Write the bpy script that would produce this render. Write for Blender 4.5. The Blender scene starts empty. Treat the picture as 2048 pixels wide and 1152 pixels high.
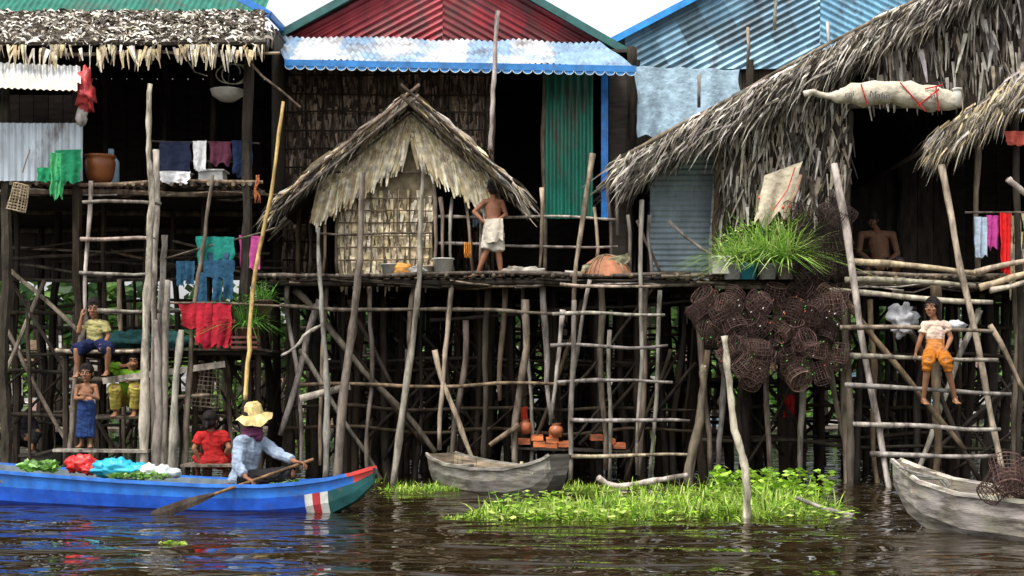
import bpy, bmesh, math, random
import numpy as np
from mathutils import Vector, Matrix, noise
random.seed(11)
R=random.random
def U(a,b): return a+(b-a)*R()
CAMY=-19.0; CH=1.35; F=2844.4
def W(px,py,y):
    k=(y-CAMY)/F
    return Vector(((px-1024)*k,y,CH+(760-py)*k))
def X(px,y): return (px-1024)*(y-CAMY)/F
def Z(py,y): return CH+(760-py)*(y-CAMY)/F
V=Vector
# ------------------------------------------------------------ materials
def mat(name,rough=.8,ns=8,amt=.35,bs=30,bstr=.4,bd=.02,metal=0,stretch=(1,1,1),rust=None,spec=.3,sss=0,transl=False):
    m=bpy.data.materials.new(name); m.use_nodes=True
    nt=m.node_tree; N=nt.nodes; L=nt.links
    b=N['Principled BSDF']
    b.inputs['Roughness'].default_value=rough; b.inputs['Metallic'].default_value=metal
    b.inputs['Specular IOR Level'].default_value=spec
    at=N.new('ShaderNodeAttribute'); at.attribute_name='Col'
    tc=N.new('ShaderNodeTexCoord'); mp=N.new('ShaderNodeMapping'); mp.inputs['Scale'].default_value=stretch
    L.new(tc.outputs['Object'],mp.inputs['Vector'])
    n=N.new('ShaderNodeTexNoise'); n.inputs['Scale'].default_value=ns; n.inputs['Detail'].default_value=6
    L.new(mp.outputs[0],n.inputs['Vector'])
    mr=N.new('ShaderNodeMapRange'); mr.inputs['From Min'].default_value=.3; mr.inputs['From Max'].default_value=.7
    mr.inputs['To Min'].default_value=1-amt; mr.inputs['To Max'].default_value=1+amt
    L.new(n.outputs['Fac'],mr.inputs['Value'])
    vm=N.new('ShaderNodeVectorMath'); vm.operation='SCALE'
    L.new(at.outputs['Color'],vm.inputs[0]); L.new(mr.outputs[0],vm.inputs['Scale'])
    out=vm.outputs[0]
    if rust:
        n2=N.new('ShaderNodeTexNoise'); n2.inputs['Scale'].default_value=rust[1]; n2.inputs['Detail'].default_value=8; n2.inputs['Roughness'].default_value=.7
        L.new(mp.outputs[0],n2.inputs['Vector'])
        r2=N.new('ShaderNodeMapRange'); r2.inputs['From Min'].default_value=rust[2]; r2.inputs['From Max'].default_value=rust[2]+.14; r2.inputs['To Max'].default_value=rust[3]
        L.new(n2.outputs['Fac'],r2.inputs['Value'])
        mx=N.new('ShaderNodeMix'); mx.data_type='RGBA'
        L.new(r2.outputs[0],mx.inputs[0]); L.new(out,mx.inputs[6]); mx.inputs[7].default_value=(*rust[0],1)
        out=mx.outputs[2]
    L.new(out,b.inputs['Base Color'])
    nb=N.new('ShaderNodeTexNoise'); nb.inputs['Scale'].default_value=bs; nb.inputs['Detail'].default_value=5
    L.new(mp.outputs[0],nb.inputs['Vector'])
    bp=N.new('ShaderNodeBump'); bp.inputs['Strength'].default_value=bstr; bp.inputs['Distance'].default_value=bd
    L.new(nb.outputs['Fac'],bp.inputs['Height']); L.new(bp.outputs[0],b.inputs['Normal'])
    if sss:
        b.inputs['Subsurface Weight'].default_value=sss; b.inputs['Subsurface Radius'].default_value=(.02,.008,.004); b.inputs['Subsurface Scale'].default_value=.5
    if transl:
        t=N.new('ShaderNodeBsdfTranslucent'); L.new(out,t.inputs['Color'])
        ms=N.new('ShaderNodeMixShader'); ms.inputs[0].default_value=.35
        L.new(b.outputs[0],ms.inputs[1]); L.new(t.outputs[0],ms.inputs[2]); L.new(ms.outputs[0],N['Material Output'].inputs['Surface'])
    return m
M_wood=mat('weathered_wood',.85,11,.6,60,.8,.014,stretch=(1,1,.3),rust=((.04,.03,.022),4,.48,.75),spec=.12)
M_thatch=mat('palm_thatch',.85,10,.4,80,.4,.006,rust=((.06,.045,.03),9,.57,.5),spec=.15)
M_metal=mat('corrugated_iron',.42,5,.35,40,.15,.005,metal=.15,spec=.45,stretch=(1,1,.35),rust=((.085,.055,.045),2.6,.52,.75))
M_paint=mat('boat_paint',.42,6,.3,30,.3,.008,spec=.45,rust=((.09,.09,.10),8,.56,.75))
M_bpaint=mat('worn_boards',.75,7,.45,50,.6,.01,stretch=(.5,.5,3),rust=((.05,.04,.03),5,.48,.75))
M_cloth=mat('cotton_cloth',.95,9,.28,18,.6,.03,rust=((.05,.045,.04),5,.6,.45),spec=.06)
M_leaf=mat('green_leaf',.5,12,.4,60,.2,.004,transl=True)
M_skin=mat('skin',.62,14,.16,70,.2,.003,sss=.08,spec=.22)
M_hair=mat('hair',.65,60,.4,120,.6,.006,stretch=(1,1,.2),spec=.15)
M_plast=mat('plastic',.4,6,.25,20,.2,.006,spec=.4,rust=((.10,.08,.06),5,.56,.55))
M_net=mat('net_cord',.8,20,.4,60,.1,.002,spec=.1)
M_eye=mat('eye',.3,5,.02,10,0,.001,spec=.4)
# ------------------------------------------------------------ builder
class MB:
    def __init__(s): s.v=[];s.f=[];s.c=[]
    def add(s,vs,fs,col):
        b=len(s.v); s.v.extend([(v[0],v[1],v[2]) for v in vs])
        if callable(col):
            for f in fs: s.f.append([i+b for i in f]); s.c.append(col(f))
        else:
            for f in fs: s.f.append([i+b for i in f]); s.c.append(col)
    def obj(s,name,m,parent=None,smooth=False):
        me=bpy.data.meshes.new(name); me.from_pydata(s.v,[],s.f)
        at=me.color_attributes.new('Col','FLOAT_COLOR','CORNER')
        arr=[]
        for f,c in zip(s.f,s.c):
            arr.extend([c[0],c[1],c[2],1.0]*len(f))
        at.data.foreach_set('color',arr)
        me.materials.append(m)
        if smooth: me.polygons.foreach_set('use_smooth',[True]*len(me.polygons))
        me.update()
        o=bpy.data.objects.new(name,me); bpy.context.scene.collection.objects.link(o)
        if parent: o.parent=parent
        return o
def empty(name):
    e=bpy.data.objects.new(name,None); bpy.context.scene.collection.objects.link(e); e.empty_display_size=.2; return e
def vary(c,a=.25):
    k=U(1-a,1+a); return (c[0]*k,c[1]*k*U(.96,1.04),c[2]*k*U(.92,1.08))
def frame(d):
    d=d.normalized(); r=V((0,0,1)) if abs(d.z)<.8 else V((0,1,0))
    s=d.cross(r).normalized(); return s,d.cross(s).normalized()
def tube(mb,pts,rad,col,n=7):
    vs=[];fs=[]
    for i,p in enumerate(pts):
        d=(pts[min(i+1,len(pts)-1)]-pts[max(i-1,0)])
        s,t=frame(d)
        if i>0:
            dn=d.normalized(); s2=ps-dn*ps.dot(dn)
            if s2.length>1e-4: s=s2.normalized(); t=dn.cross(s)
        ps=s
        r=rad[i] if hasattr(rad,'__len__') else rad
        for j in range(n):
            a=2*math.pi*j/n; vs.append(p+(s*math.cos(a)+t*math.sin(a))*r)
    for i in range(len(pts)-1):
        for j in range(n):
            a=i*n+j;b=i*n+(j+1)%n; fs.append((a,b,b+n,a+n))
    fs.append(tuple(range(n))[::-1]); fs.append(tuple(range((len(pts)-1)*n,len(pts)*n)))
    mb.add(vs,fs,col)
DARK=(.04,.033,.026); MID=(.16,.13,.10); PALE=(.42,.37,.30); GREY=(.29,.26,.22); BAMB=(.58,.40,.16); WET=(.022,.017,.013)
def pole(mb,p0,p1,r0=.04,r1=None,col=MID,wob=.035,n=7):
    if r1 is None: r1=r0*.75
    L=(p1-p0).length; k=max(2,int(L/.22)); sd=V((U(0,99),U(0,99),U(0,99)))
    if wob>=.02: r0*=.92; r1*=.92
    pts=[];rad=[]
    for i in range(k+1):
        t=i/k; p=p0.lerp(p1,t)
        o=noise.noise_vector(p*.75+sd)*wob*1.9+noise.noise_vector(p*3+sd)*wob*.3
        e=min(1,min(t,1-t)*4+.15)
        kn=1.2 if R()<.1 else 1
        pts.append(p+o*e); rad.append((r0+(r1-r0)*t)*U(.86,1.13)*kn)
    c=vary(col,.38)
    if R()<.35: c=(c[0]*1.05,c[1]*.93,c[2]*.80)
    tube(mb,pts,rad,c,n)
def PP(mb,px0,py0,px1,py1,y0,y1=None,r=.04,col=MID,wob=.035,r1=None):
    if y1 is None: y1=y0
    pole(mb,W(px0,py0,y0),W(px1,py1,y1),r,r1,col,wob)
def polyp(mb,lst,y,r0,r1,col,sub=5):
    P=[W(a,b,y+(c[0] if c else 0)) for a,b,*c in lst]
    pts=[]
    for i in range(len(P)-1):
        p0=P[max(i-1,0)];p1=P[i];p2=P[i+1];p3=P[min(i+2,len(P)-1)]
        for j in range(sub):
            t=j/sub
            pts.append(.5*((2*p1)+(p2-p0)*t+(2*p0-5*p1+4*p2-p3)*t*t+(3*p1-p0-3*p2+p3)*t**3)+V((U(-1,1),U(-1,1),0))*.009)
    pts.append(P[-1]); n=len(pts)
    tube(mb,pts,[(r0+(r1-r0)*i/(n-1))*U(.8,1.15)*(1.2 if R()<.1 else 1) for i in range(n)],vary(col,.15),8)
def beam(mb,p0,p1,w,h,col,up=None):
    d=(p1-p0).normalized(); up=up or V((0,0,1))
    if abs(d.dot(up))>.95: up=V((0,1,0))
    s=d.cross(up).normalized(); t=s.cross(d).normalized()
    vs=[]
    for p in (p0,p1):
        for a,b in ((-1,-1),(1,-1),(1,1),(-1,1)): vs.append(p+s*a*w/2+t*b*h/2)
    mb.add(vs,[(0,1,2,3),(7,6,5,4),(0,4,5,1),(1,5,6,2),(2,6,7,3),(3,7,4,0)],col)
def slab(mb,a,b,c,d,th,col):
    n=(b-a).cross(d-a).normalized()*th
    mb.add([a,b,c,d,a+n,b+n,c+n,d+n],[(3,2,1,0),(4,5,6,7),(0,1,5,4),(1,2,6,5),(2,3,7,6),(3,0,4,7)],col)
def aabb(mb,x0,x1,y0,y1,z0,z1,col):
    slab(mb,V((x0,y0,z0)),V((x1,y0,z0)),V((x1,y1,z0)),V((x0,y1,z0)),z1-z0,col)
def boards_x(mb,x0,x1,y,z0,zf,col,w=.25):
    x=x0
    while x<x1:
        x2=min(x+w-.01,x1); z1=zf(x) if callable(zf) else zf
        if z1>z0: aabb(mb,x,x2,y,y+.03+U(0,.01),z0,z1,vary(col,.4)); aabb(mb,x-.03,x2+.03,y+.05,y+.06,z0,z1-.01,WET)  # second box: dark backing sheet added to stop light between the boards
        x+=w
def boards_y(mb,y0,y1,x,z0,z1,col,w=.25,s=1):
    y=y0
    while y<y1:
        aabb(mb,x,x+.03+U(0,.008),y,min(y+w-.01,y1),z0,z1,vary(col,.4)); y+=w
    aabb(mb,x+.012,x+.018,y0,y1,z0+.01,z1-.01,WET)  # thin dark sheet added inside the boards to block light through their gaps
def corr(mb,o,u,v,col,pitch=.075,amp=.011,nv=6,planes=None,colf=None,dent=.01):
    nu=max(4,int(u.length/pitch*6)); nrm=u.cross(v).normalized()
    bm=bmesh.new(); g=[]
    sd=U(0,50)
    for j in range(nv+1):
        row=[]
        for i in range(nu+1):
            a=i/nu;b=j/nv
            p=o+u*a+v*b
            q=p+nrm*(amp*math.sin(2*math.pi*a*u.length/pitch)+dent*noise.noise(p*1.7+V((sd,0,0))))
            row.append(bm.verts.new(q))
        g.append(row)
    for j in range(nv):
        for i in range(nu): bm.faces.new((g[j][i],g[j][i+1],g[j+1][i+1],g[j+1][i]))
    for co,no in (planes or []):
        bmesh.ops.bisect_plane(bm,geom=bm.verts[:]+bm.edges[:]+bm.faces[:],plane_co=co,plane_no=no,clear_outer=True)
    bm.verts.index_update()
    vs=[vv.co.copy() for vv in bm.verts]; fs=[[x.index for x in f.verts] for f in bm.faces]
    if colf: mb.add(vs,fs,lambda f:colf(vs[f[0]]))
    else: mb.add(vs,fs,col)
    bm.free()
def thatch(mb,a,b,c,d,rows,dens,L,w,cols,lift=.04,jit=.18,down=None,droop=.1,out=None,twist=.6,segs=2):
    N=(b-a).cross(d-a).normalized()
    if out is not None and N.dot(out)<0: N=-N
    for r in range(rows):
        v=(r+.95)/rows
        l0=a.lerp(d,v); l1=b.lerp(c,v); n=max(1,int((l1-l0).length*dens))
        for i in range(n):
            u=R(); v2=min(1,max(0,v+U(-.5,.5)/rows))
            top=a.lerp(b,u).lerp(d.lerp(c,u),v2)
            dn=down.copy() if down else (a.lerp(b,u)-d.lerp(c,u)).normalized()
            side=(b-a).normalized(); side=(side-dn*side.dot(dn)).normalized()
            dr=(dn+side*random.gauss(0,jit)+N*U(-.02,.12)).normalized()
            sd=(side-dr*side.dot(dr)).normalized()
            an=U(-twist,twist); nn=dr.cross(sd); sd=sd*math.cos(an)+nn*math.sin(an)
            l=L*U(.5,1.25)*(1.35 if R()<.07 else 1); ww=w*U(.5,1.3)*.5
            p=top+N*lift*U(0,1); vs=[]
            for k in range(segs+1):
                t=k/segs
                q=p+dr*l*t+V((0,0,-1))*droop*l*t*t+N*.02*math.sin(t*3)
                wk=ww*(1-.75*t**1.8)
                vs+= [q-sd*wk,q+sd*wk]
            mb.add(vs,[(2*k,2*k+1,2*k+3,2*k+2) for k in range(segs)],vary(random.choice(cols),.28))
def lump(mb,c,rx,ry,rz,col,amp=.15,fr=4,n=14,m=10,zmin=None):
    vs=[];sd=V((U(0,50),U(0,50),0))
    for j in range(m+1):
        th=math.pi*j/m
        for i in range(n):
            ph=2*math.pi*i/n
            d=V((math.sin(th)*math.cos(ph),math.sin(th)*math.sin(ph),math.cos(th)))
            k=1+amp*noise.noise(d*fr*.5+sd)*1.5
            p=V(c)+V((d.x*rx*k,d.y*ry*k,d.z*rz*k))
            if zmin is not None: p.z=max(p.z,zmin)
            vs.append(p)
    fs=[(j*n+i,(j+1)*n+i,(j+1)*n+(i+1)%n,j*n+(i+1)%n) for j in range(m) for i in range(n)]
    mb.add(vs,fs,col)
def cloth(mb,tl,tr,drop,col,nx=24,ny=12,fold=.03,narrow=.1,rag=.05,nf=4,skew=0):
    vs=[];ph=U(0,6);w=(tr-tl)
    out=V((-w.y,w.x,0)).normalized() if w.length>0 else V((0,-1,0))
    if out.y>0: out=-out
    for j in range(ny+1):
        t=j/ny
        for i in range(nx+1):
            u=i/nx; uu=.5+(u-.5)*(1-narrow*t+.12*noise.noise(V((t*3,ph,u))))
            sag=-.012*abs(math.sin(math.pi*u*3+ph))*w.length
            f=fold*(.4+.6*t)*(math.sin(u*nf*2*math.pi+ph+t*1.2)+.6*math.sin(u*nf*4.7+ph*2+t)+.8*noise.noise(V((u*4,t*3,ph))))
            bt=1+rag*noise.noise(V((u*5,ph,1)))*2
            p=tl+w*uu+V((skew*t+.02*noise.noise(V((t*4,u*2,ph)))*t,0,-drop*t*bt+sag))+out*(f+.01)
            vs.append(p)
    fs=[(j*(nx+1)+i,(j+1)*(nx+1)+i,(j+1)*(nx+1)+i+1,j*(nx+1)+i+1) for j in range(ny) for i in range(nx)]
    mb.add(vs,fs,col)
def lathe(mb,c,prof,col,n=20,sx=1):
    vs=[];
    for r,z in prof:
        for i in range(n):
            a=2*math.pi*i/n; vs.append(V(c)+V((math.cos(a)*r*sx,math.sin(a)*r,z)))
    fs=[(j*n+i,j*n+(i+1)%n,(j+1)*n+(i+1)%n,(j+1)*n+i) for j in range(len(prof)-1) for i in range(n)]
    mb.add(vs,fs,col)
def blades(mb,c,n,L,w,cols,spread=.15,lean=.6):
    for i in range(n):
        a=U(0,6.28); o=V((math.cos(a)*U(0,spread),math.sin(a)*U(0,spread),0))
        a2=a+U(-.8,.8); ln=U(.1,lean); l=L*U(.5,1.2)
        d=V((math.cos(a2)*ln,math.sin(a2)*ln,1)).normalized(); s=V((-math.sin(a2),math.cos(a2),0))
        s=(s+V((U(-.6,.6),U(-.6,.6),0))).normalized()
        p=V(c)+o; vs=[]
        for k in range(4):
            t=k/3; q=p+d*l*t+V((math.cos(a2),math.sin(a2),-1.1))*l*.35*t*t*ln*2
            wk=w*.5*(.7+.6*t if t<.5 else 2.0*(1-t)+.05)
            vs+=[q-s*wk,q+s*wk]
        mb.add(vs,[(0,1,3,2),(2,3,5,4),(4,5,7,6)],vary(random.choice(cols),.3))
def leaves(mb,c,rx,ry,rz,n,size,cols):
    for i in range(n):
        while True:
            q=V((U(-1,1),U(-1,1),U(-1,1)))
            if q.length<1: break
        p=V(c)+V((q.x*rx,q.y*ry,q.z*rz))
        a=V((U(-1,1),U(-1,1),U(-.3,1))).normalized(); s,t=frame(a); sz=size*U(.5,1.3)
        mb.add([p-s*sz,p-t*sz*.5,p+s*sz,p+t*sz*.5],[(0,1,2,3)],vary(random.choice(cols),.35))
# ------------------------------------------------------------ world, sun, camera
sc=bpy.context.scene
w=bpy.data.worlds.new('World'); sc.world=w; w.use_nodes=True
nt=w.node_tree; sky=nt.nodes.new('ShaderNodeTexSky'); sky.sky_type='NISHITA'; sky.sun_disc=False
SE,SR=math.radians(60),math.radians(212)
sky.sun_elevation=SE; sky.sun_rotation=SR; sky.dust_density=4; sky.air_density=1
hs_=nt.nodes.new('ShaderNodeHueSaturation'); hs_.inputs['Saturation'].default_value=.17; hs_.inputs['Value'].default_value=2.3
nt.links.new(sky.outputs[0],hs_.inputs['Color']); nt.links.new(hs_.outputs[0],nt.nodes['Background'].inputs['Color'])
nt.nodes['Background'].inputs['Strength'].default_value=.13
sl=bpy.data.lights.new('sun','SUN'); sl.energy=2.6; sl.angle=math.radians(12); sl.color=(1,.96,.90)
so=bpy.data.objects.new('sun',sl); sc.collection.objects.link(so)
sd=V((math.sin(SR)*math.cos(SE),math.cos(SR)*math.cos(SE),math.sin(SE)))
so.rotation_euler=sd.to_track_quat('Z','Y').to_euler(); so.location=(-6,-12,14)
cam=bpy.data.cameras.new('camera'); cam.lens=50; cam.sensor_width=36; cam.shift_y=184/2048; cam.clip_end=3000
co=bpy.data.objects.new('camera',cam); sc.collection.objects.link(co); co.location=(0,CAMY,CH); co.rotation_euler=(math.pi/2,0,0); sc.camera=co
sc.view_settings.view_transform='Standard'; sc.view_settings.look='None'; sc.view_settings.exposure=0

# ------------------------------------------------------------ water (real ripples near, fine bump everywhere)
gx=np.arange(-9,9.01,.05); gy=np.arange(-13.5,1.5,.035)
XX,YY=np.meshgrid(gx,gy); HH=np.zeros_like(XX); rs=np.random.RandomState(4)
for i in range(46):
    lam=.28*(1.3/.28)**rs.rand(); th=rs.normal(math.pi/2,.42); k=2*math.pi/lam; a=.0030*lam**1.1*(.6+.8*rs.rand())
    ph=rs.rand()*6.28; warp=.25*np.sin(XX*rs.uniform(.4,1.4)+ph)+.2*np.sin(YY*rs.uniform(.4,1.2)+ph*2)
    env=.55+.45*np.sin(XX*rs.uniform(.3,1.1)+YY*rs.uniform(.2,.9)+ph*3)
    HH+=a*env*np.sin(k*(XX*math.cos(th)+YY*math.sin(th))+ph+warp*3)
edge=np.minimum(1,np.minimum((9-np.abs(XX))/1.0,np.minimum((YY+13.5)/.6,(1.49-YY)/1.5))).clip(0,1)
HH*=edge
ny_,nx_=XX.shape
vsw=np.stack([XX.ravel(),YY.ravel(),HH.ravel()],1)
ii=np.arange(ny_*nx_).reshape(ny_,nx_)
fw=np.stack([ii[:-1,:-1].ravel(),ii[:-1,1:].ravel(),ii[1:,1:].ravel(),ii[1:,:-1].ravel()],1)
x0,x1,y0,y1=gx[0],gx[-1],gy[0],gy[-1]; b0=len(vsw)
big=[(-900,-60,0),(900,-60,0),(900,1200,0),(-900,1200,0),(x0,y0,0),(x1,y0,0),(x1,y1,0),(x0,y1,0)]
vall=[tuple(v) for v in vsw]+big
fall=[tuple(int(q) for q in f) for f in fw]+[(b0,b0+1,b0+5,b0+4),(b0+1,b0+2,b0+6,b0+5),(b0+2,b0+3,b0+7,b0+6),(b0+3,b0,b0+4,b0+7)]
me=bpy.data.meshes.new('river_water'); me.from_pydata(vall,[],fall)
sm=[True]*len(fw)+[False]*4; me.polygons.foreach_set('use_smooth',sm)
wo=bpy.data.objects.new('river_water',me); sc.collection.objects.link(wo)
m=bpy.data.materials.new('brown_water'); m.use_nodes=True; nt=m.node_tree; N=nt.nodes; L=nt.links; b=N['Principled BSDF']
b.inputs['Base Color'].default_value=(.017,.011,.004,1); b.inputs['Roughness'].default_value=.02; b.inputs['IOR'].default_value=1.33; b.inputs['Specular IOR Level'].default_value=.8
tc=N.new('ShaderNodeTexCoord')
def wn(scale,sx,sy,det,rot=0,dist=.6):
    mp=N.new('ShaderNodeMapping'); mp.inputs['Scale'].default_value=(sx,sy,1); mp.inputs['Rotation'].default_value=(0,0,rot)
    L.new(tc.outputs['Object'],mp.inputs['Vector']); n=N.new('ShaderNodeTexNoise'); n.inputs['Scale'].default_value=scale; n.inputs['Detail'].default_value=det; n.inputs['Distortion'].default_value=dist; n.inputs['Roughness'].default_value=.4
    L.new(mp.outputs[0],n.inputs['Vector']); return n.outputs['Fac']
a1=wn(1.2,.5,1.6,1,.08,.9); a2=wn(4.2,.5,1.5,1,-.15)
ma=N.new('ShaderNodeMath'); ma.operation='MULTIPLY_ADD'; L.new(a2,ma.inputs[0]); ma.inputs[1].default_value=.16; L.new(a1,ma.inputs[2])
bp=N.new('ShaderNodeBump'); bp.inputs['Strength'].default_value=1; bp.inputs['Distance'].default_value=.11
L.new(ma.outputs[0],bp.inputs['Height']); L.new(bp.outputs[0],b.inputs['Normal'])
me.materials.append(m)

TG=[(.36,.33,.28),(.20,.18,.15),(.50,.46,.40),(.09,.075,.06),(.28,.23,.17)]
TT=[(.56,.46,.28),(.42,.33,.19),(.66,.57,.40),(.24,.18,.11)]
TB=[(.17,.12,.085),(.27,.20,.14),(.10,.07,.055),(.36,.27,.19),(.2,.17,.14)]
TW=[(.62,.58,.50),(.34,.30,.24),(.07,.055,.04),(.75,.71,.62),(.12,.10,.08)]
DN=V((0,0,-1)); FR=V((0,-1,0))
def deck(mb,x0,x1,y0,y1,z,col=DARK,step=.11):
    aabb(mb,x0,x1,y0+.1,y1,z-.05,z-.02,WET)  # dark sheet added beneath the poles so no light leaks through the deck
    x=x0
    while x<x1:
        pole(mb,V((x,y0+U(-.16,.05),z)),V((x,min(y1,y0+1.6),z)),.028,.028,random.choice([col,MID]),.01,6); x+=step*U(.8,1.2)
    for yy in (y0+.05,(y0+y1)/2,y1-.1): pole(mb,V((x0-.1,yy,z-.09)),V((x1+.1,yy,z-.09)),.045,.04,col,.03)
    pole(mb,V((x0-.1,y0-.04,z+.02)),V((x1+.1,y0-.04,z+.03)),.03,.03,MID,.03)
    for i in range(int((x1-x0)*3)):
        xx=U(x0,x1-.4); pole(mb,V((xx,y0+U(-.12,.3),z-U(.0,.18))),V((xx+U(.4,1.6),y0+U(-.12,.3),z-U(.0,.18))),.017,None,random.choice([DARK,MID,GREY]),.05,5)
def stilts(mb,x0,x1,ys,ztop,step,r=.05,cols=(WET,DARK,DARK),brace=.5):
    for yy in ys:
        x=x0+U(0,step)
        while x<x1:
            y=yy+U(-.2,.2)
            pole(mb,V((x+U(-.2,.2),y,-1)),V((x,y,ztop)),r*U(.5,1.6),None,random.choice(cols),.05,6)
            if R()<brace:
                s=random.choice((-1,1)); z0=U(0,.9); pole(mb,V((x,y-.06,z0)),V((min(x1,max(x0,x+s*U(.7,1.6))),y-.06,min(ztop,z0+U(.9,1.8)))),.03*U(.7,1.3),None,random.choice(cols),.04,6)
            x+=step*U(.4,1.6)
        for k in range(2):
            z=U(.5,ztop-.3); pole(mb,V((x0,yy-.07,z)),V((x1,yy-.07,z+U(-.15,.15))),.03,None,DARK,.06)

# =========================================================== LEFT HOUSE
A=empty('stilt_house')
ya=-.5; zf=Z(370,ya); xl=X(-330,ya); xr=X(512,ya)
mb=MB()
deck(mb,xl,xr,ya,4.2,zf,MID)
for px,y,t,bt in ((158,ya,90,930),(498,ya,90,930),(10,ya,100,960),(-200,ya,100,960)):
    pole(mb,W(px,t,y),V((X(px,y)+U(-.05,.05),y,-1)),.07,.075,DARK,.04)
for px,t in ((205,120),(330,120),(420,120)): pole(mb,W(px,t,2.2),W(px,372,2.2),.05,.05,DARK,.04)
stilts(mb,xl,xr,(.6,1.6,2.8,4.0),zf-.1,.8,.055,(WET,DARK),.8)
for a in ((0,640,140,900),(20,540,260,760),(230,900,20,560),(520,560,330,860),(90,560,-60,900),(400,560,500,800),(330,700,230,930),(420,650,500,900),(60,600,60,930),(240,560,250,930),(455,700,470,930)):
    PP(mb,a[0],a[1],a[2],a[3],.3,None,.035,random.choice([GREY,MID,DARK]))
for py in (560,625,742,830): PP(mb,-60,py,520,py+U(-10,10),.5,None,.032,DARK)
for i in range(14):
    a=U(-40,420); PP(mb,a,U(470,560),a+U(80,200),U(470,560),.2+U(0,.8),None,.022,random.choice([DARK,MID]))
PP(mb,100,108,560,106,-.85,None,.03,PALE); PP(mb,300,282,520,287,-.45,None,.018,DARK); PP(mb,310,320,505,325,-.3,None,.02,MID)
PP(mb,505,130,600,215,-.8,None,.02,MID,.06)
PP(mb,370,110,415,150,-.8,None,.012,PALE,.06)
mb.obj('timber_frame',M_wood,A)
mb=MB()
boards_x(mb,xl,xr,4.3,Z(560,4.3),zf+2.4,(.035,.027,.02))  # dark boards carried on below the floor, added to darken the space beneath
for x in (xr-.03,xl): boards_y(mb,ya+1.4,4.2,x,zf,zf+2.38,DARK)
aabb(mb,xl,xr,1.15,4.3,zf+2.4,zf+2.44,DARK)
boards_x(mb,X(10,1.5),X(160,1.5),1.5,zf,Z(190,1.5),(.05,.037,.028),.21)
mb.obj('board_wall',M_bpaint,A)
mb=MB()
e0=W(-340,92,-1.0);e1=W(530,90,-1.0);t1=W(530,28,1.0);t0=W(-340,28,1.0)
slab(mb,e0,e1,t1,t0,.04,(.05,.04,.03))
thatch(mb,e0,e1,t1,t0,15,66,.18,.038,TW,.06,.8,out=V((0,-1,1)),droop=.05,twist=1.4)
thatch(mb,e0+V((0,-.03,-.10)),e1+V((0,-.03,-.10)),e1+V((0,-.03,0)),e0+V((0,-.03,0)),2,20,.22,.05,TW[:2]+TT[:3],.03,.25,down=DN,out=FR,twist=1.1)
thatch(mb,V((xr,-.9,zf+1.75)),V((xr,.9,zf+2.3)),V((xr,.9,zf+2.45)),V((xr,-.9,zf+1.9)),2,16,.25,.05,TG,.02,.3,down=DN,out=V((1,0,0)))
mb.obj('thatched_awning',M_thatch,A)
mb=MB()
g0=W(-340,28,1.1); corr(mb,g0,W(528,28,1.1)-g0,V((0,2.6,1.9)),(.015,.16,.11),.09,.015)
corr(mb,W(-330,146,-1.05),W(160,112,-1.0)-W(-330,92,-1.0),W(0,112,-.85)-W(0,146,-1.0),(.62,.63,.62),.08,.012)
corr(mb,W(-330,166,-1.15),W(155,181,-1.15)-W(-330,166,-1.15),W(0,138,-.95)-W(0,172,-1.15),(.68,.62,.5),.08,.012)
corr(mb,W(-330,362,-.62),W(165,362,-.62)-W(-330,362,-.62),W(0,246,-.62)-W(0,362,-.62),(.48,.54,.58),.085,.013,dent=.02)
mb.obj('corrugated_sheets',M_metal,A,True)
mb=MB(); beam(mb,W(430,-32,1.0),W(540,30,1.0),.04,.10,(.02,.16,.5)); beam(mb,W(540,30,1.0),W(600,95,4.2),.04,.10,(.02,.16,.5)); mb.obj('fascia',M_paint,A)
mb=MB(); zp=Z(702,ya)
aabb(mb,X(118,ya),X(522,ya),ya,1.6,zp-.05,zp,DARK)
for i in range(8): beam(mb,V((X(115,ya),ya-.03+i*.22,zp+.012)),V((X(524,ya),ya-.03+i*.22,zp+.012+U(0,.01))),.19,.025,vary(MID,.3))
for px in (130,515,390): pole(mb,W(px,690,ya+.1),V((X(px,ya),ya+.1,-1)),.05,None,DARK)
beam(mb,W(195,832,-.45),W(300,832,-.45),.3,.03,MID); PP(mb,190,838,300,836,-.6,None,.03)
beam(mb,W(112,900,-.9),W(300,902,-.9),.28,.035,GREY); beam(mb,W(205,762,-.9),W(450,728,-.6),.02,.08,PALE)
for p in ((140,760,300,765),(210,625,390,618),(300,800,420,790)): PP(mb,*p,-.7,None,.03,GREY)
mb.obj('lower_platform',M_wood,A)
LA=empty('wooden_ladder'); mb=MB()
pole(mb,W(182,362,-.72),W(172,640,-.75),.035,None,PALE); pole(mb,W(168,640,-.75),W(130,930,-.75),.045,None,MID)
pole(mb,W(312,300,-.75),W(305,925,-.8),.045,None,PALE)
mb.obj('rails',M_wood,LA,True); mb=MB()
for p in ((165,405,322,408),(160,478,312,477),(158,545,300,547),(195,622,300,624),(112,700,300,702)): PP(mb,*p,-.8,None,.03,GREY,.03)
mb.obj('rungs',M_wood,LA,True)
def singlepole(lst,y,r0,r1,col,name='wooden_pole'):
    mb=MB(); polyp(mb,lst,y,r0,r1,col); return mb.obj(name,M_wood,None,True)
singlepole([(300,168),(298,300),(303,380),(298,520),(290,700),(288,935),(288,1000)],-.95,.03,.06,PALE)
singlepole([(425,350),(405,500),(388,620),(378,760),(368,960)],-.7,.022,.045,MID)
singlepole([(567,203),(540,400),(508,560),(498,700),(490,800)],-1.3,.022,.03,BAMB,'bamboo_pole')
for l,y in (([(335,560),(330,700),(325,960)],-.85),([(312,640),(318,780),(310,960)],-.9),([(362,660),(350,800),(345,960)],-.85),([(330,470),(322,640),(322,960)],-.6)): singlepole(l,y,.04,.065,GREY)
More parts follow.
